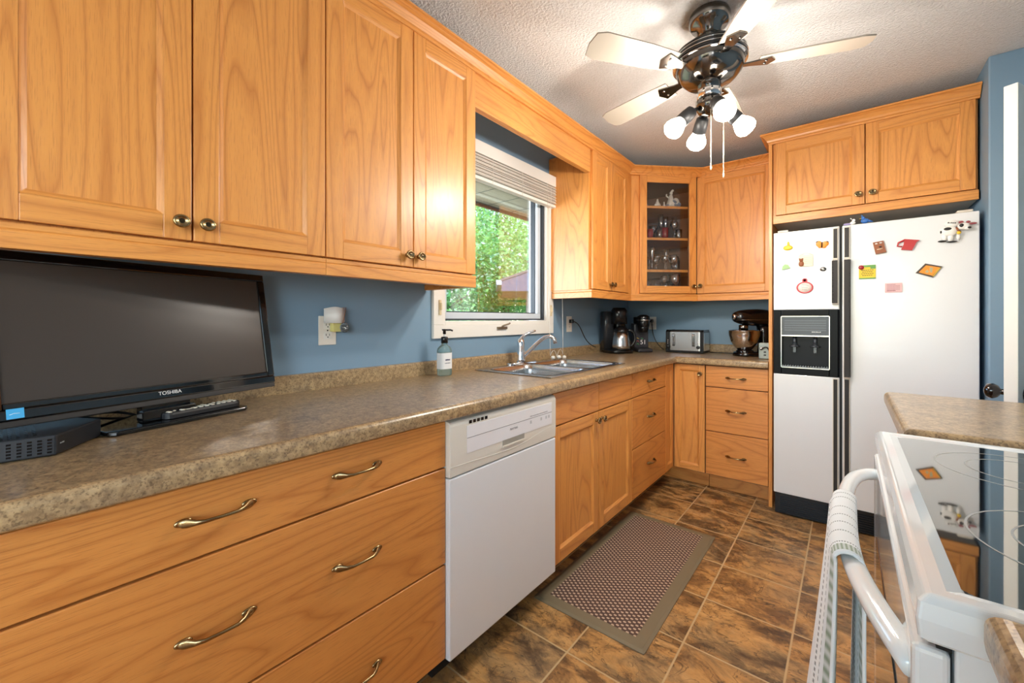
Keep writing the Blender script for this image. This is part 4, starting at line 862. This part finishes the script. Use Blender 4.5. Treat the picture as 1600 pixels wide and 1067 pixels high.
# porcelain figurines on the top shelf
PORC = plain('porcelain', (214, 210, 200), .25, 0, .4)
BLUEG = plain('blue_grey_porcelain', (120, 134, 150), .3)
def figure(a, b, label, build):
    x, y = dpos(a, b); t = thing('figurine', label, 'figurine', (x, y, Z1_ + .0005), PI / 4, 'porcelain figurines on the top shelf')
    for n, fn, m in build: g = G(); fn(g); obj(n, g, m, t, local=True)
figure(.365, .075, 'largest white porcelain figurine with a blue-grey base, right of the top shelf', [
    ('figure_body', lambda g: (g.lathe([(.030, 0), (.034, .02), (.024, .05), (.014, .085), (.010, .095)], (-.015, 0, 0), 18), g.ell((-.012, 0, .108), .012, .012, .014), g.tube([(-.03, 0, .07), (-.052, 0, .085), (-.048, 0, .10)], .006, 8), g.tube([(-.01, 0, .118), (.004, 0, .132)], .009, 8), g.ell((.03, .01, .04), .028, .022, .036)), PORC),
    ('base', lambda g: (g.ell((0, 0, .012), .062, .030, .012), g.ell((.0, -.018, .034), .026, .012, .016), g.ell((.05, .0, .02), .018, .016, .018)), BLUEG)])
figure(.235, .06, 'small kneeling white porcelain figurine in the middle of the top shelf', [('figure_body', lambda g: (g.lathe([(.026, 0), (.024, .008), (.013, .028), (.009, .040)], seg=16), g.ell((0, 0, .047), .008, .008, .009), g.ell((-.018, -.006, .007), .010, .008, .007)), PORC)])
figure(.115, .07, 'white porcelain bird figurine at the left end of the top shelf', [('figure_body', lambda g: (g.ell((0, 0, .012), .022, .012, .012), g.tube([(-.005, 0, .018), (-.014, 0, .045), (-.006, 0, .060)], .006, 8, rs=[.009, .006, .004]), g.ell((-.006, 0, .060), .008, .006, .006)), PORC)])
figure(.30, .085, 'tiny white porcelain figurine just left of the largest one on the top shelf', [('figure_body', lambda g: (g.lathe([(.014, 0), (.013, .006), (.007, .022), (.005, .030)], seg=14), g.ell((0, 0, .036), .006, .006, .007)), PORC)])
figure(.155, .10, 'tiny dark and white porcelain figurine near the left of the top shelf', [('figure_body', lambda g: (g.ell((0, 0, .008), .020, .012, .008), g.ell((.012, -.006, .016), .006, .006, .006)), BLUEG)])

# ------------------------------------------------------------------ ceiling fan with lights
FC = (FAN.x, FAN.y)
fan = thing('ceiling_fan', 'dark chrome ceiling fan with pale blades, four lit bulbs and two pull chains', 'ceiling fan', (FC[0], FC[1], 2.44))
def L_(prof): return [(r, z - 2.44) for r, z in prof]
g = G(); g.lathe(L_([(.074, 2.439), (.079, 2.425), (.078, 2.405), (.068, 2.388), (.048, 2.378), (.047, 2.356), (.034, 2.343), (.012, 2.337)]), seg=36); obj('canopy', g, PEWTER, fan, local=True)
g = G(); g.cyl((0, 0, -.11), (0, 0, -.16), .011); obj('downrod', g, PEWTER, fan, local=True)
g = G(); g.lathe(L_([(.020, 2.330), (.070, 2.322), (.100, 2.306), (.118, 2.290), (.121, 2.284), (.117, 2.280), (.126, 2.272), (.129, 2.264), (.124, 2.259), (.131, 2.250), (.132, 2.240), (.127, 2.236), (.129, 2.222), (.122, 2.200), (.105, 2.178), (.085, 2.160), (.050, 2.150), (.040, 2.145)]), seg=48); mt = obj('motor_housing', g, PEWTER, fan, local=True)
g = G(); 
for r, z in ((.1290, 2.2800), (.1360, 2.2620), (.1395, 2.2430)): g.lathe([(r - .012, z - .007 - 2.44), (r, z - .004 - 2.44), (r, z + .004 - 2.44), (r - .012, z + .007 - 2.44)], seg=48)
obj('black_ring', g, BLACK, mt, local=True)
g = G()
for r, z in ((.1335, 2.2710), (.1400, 2.2525), (.1395, 2.2335)): g.lathe([(r - .010, z - .003 - 2.44), (r, z - .001 - 2.44), (r, z + .001 - 2.44), (r - .010, z + .003 - 2.44)], seg=48)
obj('chrome_ring', g, CHROME, mt, local=True)
g = G(); g.lathe(L_([(.040, 2.150), (.046, 2.146), (.046, 2.100), (.042, 2.094)]), seg=32); obj('switch_housing', g, CHROME, fan, local=True)
g = G(); g.lathe(L_([(.042, 2.096), (.050, 2.088), (.052, 2.060), (.040, 2.038), (.015, 2.028), (.001, 2.027)]), seg=32); obj('light_plate', g, PEWTER, fan, local=True)
BLADE = plain('pale_blade', (168, 160, 148), .35)
for k in range(5):
    a = math.radians(20 + 72 * k); Mz = Matrix.Rotation(a, 4, 'Z') @ Matrix.Translation((0, 0, -.225)) @ Matrix.Rotation(math.radians(11), 4, 'X')
    g = G(Mz); P = [(.175, -.045), (.30, -.056), (.50, -.062), (.535, -.05), (.545, 0), (.535, .05), (.50, .062), (.30, .056), (.175, .045)]
    g.prism(P, -.003, .003); bld = obj('blade', g, BLADE, fan, .001, local=True)
    g = G(Mz); g.prism([(.09, -.012), (.15, -.018), (.215, -.038), (.235, 0), (.215, .038), (.15, .018), (.09, .012)], -.009, -.003); g.ell((.20, .016, -.010), .006, .006, .003, 10, 5); g.ell((.20, -.016, -.010), .006, .006, .003, 10, 5); obj('blade_bracket', g, PEWTER, bld, .001, local=True)
Rv = Vector((math.cos(YAW), math.sin(YAW), 0)); Fv = Vector((-math.sin(YAW), math.cos(YAW), 0))
for k, (r, w) in enumerate(((-.14, .01), (-.01, -.14), (.14, -.01), (.01, .14))):
    d = (Rv * r + Fv * w); dn = d.normalized(); A = dn * .045 + Vector((0, 0, -.385)); ax = (dn * .80 + Vector((0, 0, -.78))).normalized()
    P1 = A + dn * .02 + Vector((0, 0, -.004)); P2 = P1 + ax * .058
    g = G(); g.tube([A, P1], .007, 10); g.lathe([(.016, 0), (.024, .006), (.027, .03), (.028, .062), (.025, .064)], P1, 24, ax); so = obj('lamp_socket', g, BLACKM, fan, local=True)
    g = G(); g.lathe([(.020, 0), (.024, .010), (.036, .034), (.040, .050), (.037, .064), (.024, .076), (.001, .080)], P2, 28, ax); obj('bulb', g, BULBM, so, local=True)
    PL = Vector((FC[0], FC[1], 2.44)) + P2 + ax * .125
    lamp('bulb_light', 'POINT', PL, BULB_W * .80, (1.0, .92, .82), shadow_soft_size=.035)
    lamp('bulb_beam', 'SPOT', PL, BULB_W * .62, (1.0, .92, .82), ax.to_track_quat('-Z', 'Y').to_euler(), shadow_soft_size=.035, spot_size=math.radians(165), spot_blend=1.0)
for (r, w, z1, nm) in ((-.010, -.035, 1.80, 0), (.048, -.02, 1.775, 1)):
    d = Rv * r + Fv * w; g = G(); zt_ = -.372
    zb = z1 - 2.44; n = 60
    g.tube([(d.x, d.y, zt_), (d.x, d.y, zb)], .0009, 6)
    for q in range(n): z = zt_ + (zb - zt_) * q / n; g.ell((d.x, d.y, z), .0020, .0020, .0020, 6, 4)
    g.ell((d.x, d.y, zb), .0035, .0035, .010, 10, 6)
    obj('pull_chain', g, plain('bead_chain_%d' % nm, (206, 196, 176), .3, .4), fan, local=True)

# ------------------------------------------------------------------ floor mat
t = thing('floor_mat', 'khaki rubber-edged kitchen mat with brown woven centre in front of the sink', 'mat', (.79, 1.945, .0005))
WEAVE = NT('woven_mat'); v = WEAVE.coords((1, 1, 1))
sp_ = WEAVE.new('ShaderNodeSeparateXYZ'); WEAVE.link(v, sp_.inputs[0])
def wv(a, f, ph=0.0): return WEAVE.math('SINE', WEAVE.math('ADD', WEAVE.math('MULTIPLY', a, f), ph))
sm_ = WEAVE.math('ADD', sp_.outputs[0], sp_.outputs[1]); df_ = WEAVE.math('SUBTRACT', sp_.outputs[0], sp_.outputs[1])
chk = WEAVE.math('MULTIPLY', wv(sp_.outputs[0], 2 * PI / .030), wv(sp_.outputs[1], 2 * PI / .022))
WEAVE.base(WEAVE.mix(WEAVE.ramp(chk, [(.12, W(0)), (.5, W(1))]), lin(84, 62, 54), lin(196, 172, 148))); WEAVE.set(Roughness=.8); WEAVE.bump(chk, .5, .002); WEAVE = WEAVE.m
hx, hy = .243, .51
g = G(); g.loft([rr(-hx, hx, -hy, hy, .006, 0, 3), rr(-hx, hx, -hy, hy, .006, .003, 3), rr(-hx + .012, hx - .012, -hy + .012, hy - .012, .006, .0075, 3), rr(-hx + .052, hx - .052, -hy + .052, hy - .052, .01, .009, 3)]); obj('rubber_border', g, RUBBER, t, local=True)
g = G(); g.box(-hx + .052, -hy + .052, .008, hx - .052, hy - .052, .0105); obj('woven_centre', g, WEAVE, t, local=True)

# ------------------------------------------------------------------ range, near counter, peninsula
RY0, RY1, RX0, RX1 = .566, 1.332, 1.662, 2.33
rg = thing('range', 'white electric range with black glass cooktop and curved oven handle', 'range', (2.0, .96, 0))
g = G(); g.box(RX0 + .012, RY0 + .004, .03, RX1, RY1 - .004, .892); obj('body', g, RANGEW, rg, .003)
g = G(); g.box(RX0 - .018, RY0 + .006, .235, RX0 + .010, RY1 - .006, .872); od = obj('oven_door', g, RANGEW, rg, .006, seg=3)
g = G(); g.box(RX0 - .0195, RY0 + .13, .40, RX0 - .0175, RY1 - .13, .72); obj('oven_window', g, GLOSSB, od, .002)
g = G(); g.box(RX0 - .016, RY0 + .006, .05, RX0 + .010, RY1 - .006, .225); obj('storage_drawer', g, RANGEW, rg, .006)
g = G(); g.box(RX0 + .0, RY0 + .01, .873, RX0 + .011, RY1 - .01, .884); obj('vent_gap', g, KICKM, rg)
# cooktop frame: raised rolled rim around the glass
CX0, GX0, GY0, GY1, CZ = 1.646, 1.680, RY0 + .028, RY1 - .036, .922
rim = [(0, .886), (.004, .880), (.010, .886), (.012, .905), (.010, .921), (.003, .9275), (-.012, .9275), (-.028, .9240), (-.028, .905), (-.015, .886)]
g = G(); g.sm = False
path_pts = [(RX1 - .02, RY1 - .012), (CX0 + .012, RY1 - .012), (CX0 + .012, RY0 + .006), (RX1 - .02, RY0 + .006)]
g.sweep(rim, [(a_, b_) for a_, b_ in path_pts]); obj('cooktop_frame', g, RANGEW, rg, .004, seg=3)
g = G(); g.loft([rr(GX0 - .004, RX1 - .04, GY0, GY1, .03, z) for z in (.910, .9245)]); 
CG = NT('black_ceramic_glass'); CG.base(lin(22, 24, 27)); CG.set(Roughness=.03, Coat_Weight=1.0, IOR=1.75); CG.b.inputs['Specular IOR Level'].default_value = .8; CG = CG.m
gl = obj('glass_top', g, CG, rg)
RG = plain('burner_print', (168, 172, 172), .4)
def ring_(g, cx_, cy_, r, w=.0012, seg=64):
    a = [g.v((cx_ + (r - w) * math.cos(2 * PI * k / seg), cy_ + (r - w) * math.sin(2 * PI * k / seg), .9247)) for k in range(seg)]
    b = [g.v((cx_ + (r + w) * math.cos(2 * PI * k / seg), cy_ + (r + w) * math.sin(2 * PI * k / seg), .9247)) for k in range(seg)]
    for k in range(seg): g.f([a[k], b[k], b[(k + 1) % seg], a[(k + 1) % seg]])
for cx_, cy_, rs in ((1.84, 1.13, (.115, .075)), (1.84, .79, (.125, .085)), (2.12, 1.12, (.095, .06)), (2.12, .80, (.10,))):
    g = G()
    for r in rs: ring_(g, cx_, cy_, r)
    obj('burner_ring', g, RG, gl)
g = G(); g.box(RX1 - .03, RY0 + .01, .925, RX1 + .02, RY1 - .01, 1.08); obj('back_console', g, RANGEW, rg, .01)
g = G()
HZ = .842
hp = bez((RX0 - .012, 1.285, HZ - .01), (1.602, 1.25, HZ), (1.589, 1.13, HZ), (1.589, .95, HZ), 12)[:-1] + bez((1.589, .95, HZ), (1.589, .80, HZ), (1.612, .69, HZ), (RX0 - .010, .598, HZ - .01), 12)
g.tube(hp, .0135, 16, rs=[.016 - .003 * math.sin(PI * k / 24) for k in range(len(hp))], flat=[.8] * len(hp)); obj('oven_handle', g, RANGEW, od)
# towel over the handle
TW = NT('striped_dish_towel'); tcn = TW.new('ShaderNodeTexCoord'); ts = TW.new('ShaderNodeSeparateXYZ'); TW.link(tcn.outputs['UV'], ts.inputs[0])
u_, v_ = ts.outputs[0], ts.outputs[1]
def band(c, w): return TW.math('LESS_THAN', TW.math('ABSOLUTE', TW.math('SUBTRACT', u_, c)), w)
dash = TW.math('GREATER_THAN', TW.math('SINE', TW.math('MULTIPLY', v_, 700)), -.3)
st_ = None
for c in (.12, .27, .40, .52, .66, .84, .93):
    b_ = band(c, .006); st_ = b_ if st_ is None else TW.math('MAXIMUM', st_, b_)
grn = band(.06, .035)
fine = TW.math('MULTIPLY_ADD', TW.math('SINE', TW.math('MULTIPLY', v_, 420)), .5, .5)
cc_ = TW.mix(TW.math('MULTIPLY', TW.math('MULTIPLY', st_, dash), .9), lin(226, 232, 234), lin(70, 84, 84))
cc_ = TW.mix(TW.math('MULTIPLY', grn, TW.math('ADD', TW.math('MULTIPLY', fine, .6), .3)), cc_, lin(104, 128, 96))
TW.base(cc_); TW.set(Roughness=.95); TW.b.inputs['Sheen Weight'].default_value = .3; TW.bump(TW.noise(TW.coords((1, 1, 1)), 900, 2), .4, .001); TW = TW.m
tw = thing('dish_towel', 'white dish towel with green and dark stripes hanging over the oven handle', 'towel', (1.585, .905, .86))
bm = bmesh.new(); uvl = bm.loops.layers.uv.new('UVMap'); nu, nv = 26, 60; grid_ = []
def handle_x(y): # centre line of the handle
    t_ = max(-1, min(1, (y - .95) / .33)); return 1.589 + .040 * abs(t_) ** 3
for i in range(nu + 1):
    row = []; uu = i / nu; y = .765 + .275 * uu
    for j in range(nv + 1):
        s_ = j / nv; hx_ = handle_x(y); fold = .007 * math.sin(uu * 19 + 1) + .004 * math.sin(uu * 41)
        if s_ < .42:   # front drop, bottom up
            k = s_ / .42; z = .36 + (HZ + .004 - .36) * k; sp2 = (1 - k); x = hx_ - .019 - .030 * sp2 ** 1.2 + fold * (.3 + 1.8 * sp2); yy = y + (uu - .5) * .10 * sp2 - .02 * sp2
        elif s_ < .58:
            a = PI * (s_ - .42) / .16; x = hx_ - .019 * math.cos(a); z = HZ + .002 + .017 * math.sin(a); yy = y
        else:
            k = (s_ - .58) / .42; z = HZ + .004 - (HZ + .004 - .42) * k; x = hx_ + .019 - .004 * k + fold * .35 * k; yy = y + (uu - .5) * .10 * k - .03 * k
        row.append((bm.verts.new(Vector((x, yy, z)) - Vector((1.585, .905, .86))), (uu, s_)))
    grid_.append(row)
for i in range(nu):
    for j in range(nv):
        q = [grid_[i][j], grid_[i + 1][j], grid_[i + 1][j + 1], grid_[i][j + 1]]; f_ = bm.faces.new([a[0] for a in q]); f_.smooth = True
        for l_, a in zip(f_.loops, q): l_[uvl].uv = a[1]
me = bpy.data.meshes.new('towel_cloth'); bm.to_mesh(me); bm.free(); me.materials.append(TW); o = bpy.data.objects.new('towel_cloth', me); COL.objects.link(o); o.parent = tw
so_ = o.modifiers.new('solid', 'SOLIDIFY'); so_.thickness = .004; so_.offset = 1

def side_counter(name_label, x0, x1, y0, y1, ends):
    t = thing('countertop', name_label, 'countertop', ((x0 + x1) / 2, (y0 + y1) / 2, .881))
    return t
t = side_counter('short speckled laminate peninsula counter between the range and the refrigerator', 1.70, 2.43, 1.36, 2.085, 0)
g = G(); g.sweep(nose(.06), [(2.43, 2.085), (1.700, 2.085), (1.700, 1.395), (2.43, 1.395)])
g.box(1.760, 1.455, CT0, 2.43, 2.025, CT1); obj('worktop', g, LAM, t)
t = thing('base_cabinet', 'oak base cabinet under the peninsula counter beyond the range', 'cabinet', (2.08, 1.74, 0))
g = G(); g.box(1.755, 1.42, .115, 2.43, 2.06, .880); obj('body', g, OZ, t, .001)
g = G(); g.box(1.80, 1.44, 0, 2.43, 2.05, .115); obj('toe_kick', g, OY, t)
door_panel(t, BR, (1.7545, 2.055, .124), .63, .748)
t = side_counter('speckled laminate counter end at the near side of the range', 1.70, 2.43, -.9, .572, 0)
g = G(); g.sweep(nose(.06), [(2.43, .545, .018), (1.688, .545, .018), (1.688, -.9, .018)]); g.box(1.748, -.9, CT0 + .018, 2.43, .485, CT1 + .018); obj('worktop', g, LAM, t)
t = thing('base_cabinet', 'oak base cabinet under the near side counter beside the range', 'cabinet', (2.08, -.15, 0))
g = G(); g.box(1.755, -.89, .115, 2.43, .535, .898); obj('body', g, OZ, t, .001)
g = G(); g.box(1.80, -.89, 0, 2.43, .535, .115); obj('toe_kick', g, OY, t)
slab(t, BR, (1.7545, .53, .124), .70, .60, OZ, 'door'); slab(t, BR, (1.7545, .53, .73), .70, .142, TY, 'drawer')

# ------------------------------------------------------------------ outside the window
SOF = NT('vented_soffit'); v = SOF.coords(); s3 = SOF.new('ShaderNodeSeparateXYZ'); SOF.link(v, s3.inputs[0])
gy = SOF.math('FRACT', SOF.math('DIVIDE', s3.outputs[1], .30)); gx = SOF.math('FRACT', SOF.math('DIVIDE', s3.outputs[0], .145))
groove = SOF.math('MAXIMUM', SOF.math('LESS_THAN', gy, .045), SOF.math('LESS_THAN', gx, .05))
dots = SOF.math('MULTIPLY', SOF.math('GREATER_THAN', SOF.math('SINE', SOF.math('MULTIPLY', s3.outputs[0], 520)), .2), SOF.math('GREATER_THAN', SOF.math('SINE', SOF.math('MULTIPLY', s3.outputs[1], 520)), .2))
SOF.base(SOF.mix(groove, SOF.mix(SOF.math('MULTIPLY', dots, .5), lin(200, 178, 150), lin(104, 84, 68)), lin(44, 34, 30))); SOF.set(Roughness=.6); SOF = SOF.m
g = G(); g.box(-.78, -1.0, 2.165, -.142, 5.5, 2.185); tag(obj('soffit', g, SOF, origin=(-.45, 2, 2.165)), 'beige vented soffit of the eave outside the top of the window', 'soffit')
g = G(); g.box(-.81, -1.0, 2.14, -.782, 5.5, 2.32); tag(obj('fascia_board', g, plain('brown_fascia', (96, 78, 64), .6), origin=(-.8, 2, 2.14)), 'brown fascia board along the outer edge of the eave outside the window', 'fascia')
g = G(); g.box(-40, -20, -.6, -.15, 40, -.5); o = struct('lawn', g, plain('grass_green', (128, 126, 92), .9, 0, 0, .3)); tag(o, 'lawn outside the window', 'lawn')
# neighbouring eave: soffit, fascia, gutter, roof slope and wall
sh = thing('neighbour_shed', 'small neighbouring building corner with dark grey fascia and sloped roof outside the window', 'building', (-3.6, 6.6, -.5))
FD = plain('slate_blue_fascia', (84, 86, 104), .6); SH = plain('shingle_grey', (104, 98, 96), .85); SD = plain('soffit_brown', (120, 104, 84), .7)
p0 = Vector((-3.62, 6.10, 1.98)); du = Vector((.75, .66, 0)).normalized(); dn_ = Vector((-.66, .75, 0))
def q3(a, b, z): p = p0 + du * a + dn_ * b; return (p.x, p.y, z)
g = G(); g.loft([[q3(0, 0, 1.74), q3(0, .03, 1.74), q3(0, .03, 1.93), q3(0, 0, 1.93)], [q3(3.2, 0, 1.84 - .1), q3(3.2, .03, 1.74), q3(3.2, .03, 3.05), q3(3.2, 0, 3.05)]]); obj('gable_fascia', g, FD, sh)
g = G(); g.loft([[q3(-.02, -.02, 1.93), q3(-.02, 3, 1.93), q3(-.02, 3, 1.97), q3(-.02, -.02, 1.97)], [q3(3.2, -.02, 3.05), q3(3.2, 3, 3.05), q3(3.2, 3, 3.09), q3(3.2, -.02, 3.09)]]); obj('roof', g, SH, sh)
g = G(); g.loft([[q3(-.09, a, 1.86), q3(0, a, 1.86), q3(0, a, 1.95), q3(-.11, a, 1.95)] for a in (-.02, 3)]); obj('gutter', g, plain('gutter_white', (190, 190, 196), .5), sh)
g = G(); g.loft([[q3(a, b, z) for b, z in ((.35, -.5), (.38, -.5), (.38, 1.74), (.35, 1.74))] for a in (.5, 3.2)]); obj('wall', g, SD, sh)
g = G(); g.loft([[q3(a, b, z) for b, z in ((.03, 1.735), (2.9, 1.735), (2.9, 1.75), (.03, 1.75))] for a in (.02, 3.2)]); obj('soffit_board', g, SD, sh)
LEAF = NT('leaf_green'); gi = LEAF.new('ShaderNodeNewGeometry')
lc = LEAF.ramp(gi.outputs['Random Per Island'], [(0, lin(30, 92, 60)), (.3, lin(60, 138, 84)), (.55, lin(110, 178, 104)), (.75, lin(150, 200, 110)), (.9, lin(196, 222, 196)), (1, lin(216, 232, 226))])  # palest leaf colours stand in for bright highlights
LEAF.base(lc); LEAF.set(Roughness=.35)
tl = LEAF.new('ShaderNodeBsdfTranslucent'); tl.inputs[0].default_value = lin(140, 205, 100); ms = LEAF.new('ShaderNodeMixShader'); ms.inputs[0].default_value = .35
LEAF.link(LEAF.b.outputs[0], ms.inputs[1]); LEAF.link(tl.outputs[0], ms.inputs[2]); LEAF.link(ms.outputs[0], LEAF.n['Material Output'].inputs[0]); LEAF = LEAF.m
BARK = plain('bark', (104, 88, 74), .9, 0, 0, .3)
def tree(label, c, rad, n, size, seed, trunk=True):
    R_ = random.Random(seed); t = thing('leafy_tree', label, 'tree', (c[0], c[1], -.5))
    if trunk:
        g = G(); g.tube([(0, 0, 0), (.1, .05, 1.2), (0, .1, c[2] + .5), (.1, 0, c[2] + rad[2] * .7)], .1, 10, rs=[.16, .12, .08, .03])
        for k in range(9):
            a = R_.uniform(0, 6.28); h = R_.uniform(1.0, c[2] + .6); e = (math.cos(a) * rad[0] * .8, math.sin(a) * rad[1] * .8, h + R_.uniform(.4, 1.3)); g.tube([(0, .05, h), (e[0] * .5, e[1] * .5, h + .3), e], .04, 8, rs=[.05, .03, .012])
        obj('trunk', g, BARK, t, local=True)
    cl = [(R_.gauss(0, .42), R_.gauss(0, .42), R_.gauss(0, .42)) for _ in range(46)]
    vs, fs = [], []
    for _ in range(n):
        q = R_.choice(cl); p = Vector((q[0] * rad[0] + R_.gauss(0, .15) * rad[0], q[1] * rad[1] + R_.gauss(0, .15) * rad[1], c[2] + .5 + q[2] * rad[2] + R_.gauss(0, .15) * rad[2]))
        d = Vector((R_.gauss(0, 1), R_.gauss(0, 1), R_.gauss(0, .7))).normalized(); e = d.cross(Vector((R_.gauss(0, 1), R_.gauss(0, 1), R_.gauss(0, 1)))).normalized(); nn = d.cross(e) * size * .15; s = size * R_.uniform(.6, 1.3); b = len(vs)
        vs += [p - d * s * .6, p + e * s * .3 + nn, p + d * s * .6, p - e * s * .3 + nn]; fs += [(b, b + 1, b + 2), (b, b + 2, b + 3)]
    me = bpy.data.meshes.new('foliage'); me.from_pydata([tuple(v) for v in vs], [], fs); me.materials.append(LEAF); o = bpy.data.objects.new('foliage', me); COL.objects.link(o); o.parent = t
tree('large leafy green tree filling the view outside the kitchen window', (-6.4, 9.4, 3.0), (2.7, 2.7, 2.5), 42000, .095, 1)
tree('lower leafy tree outside the left part of the window', (-6.6, 6.4, 1.6), (1.9, 1.9, 2.0), 22000, .085, 2)
tree('leafy shrub growing below the eave outside the window', (-3.9, 5.6, .35), (1.0, 1.0, .85), 9000, .065, 3, False)
tree('distant tree behind the neighbouring roof', (-9.5, 14.5, 3.6), (3.6, 3.6, 3.2), 14000, .17, 4)
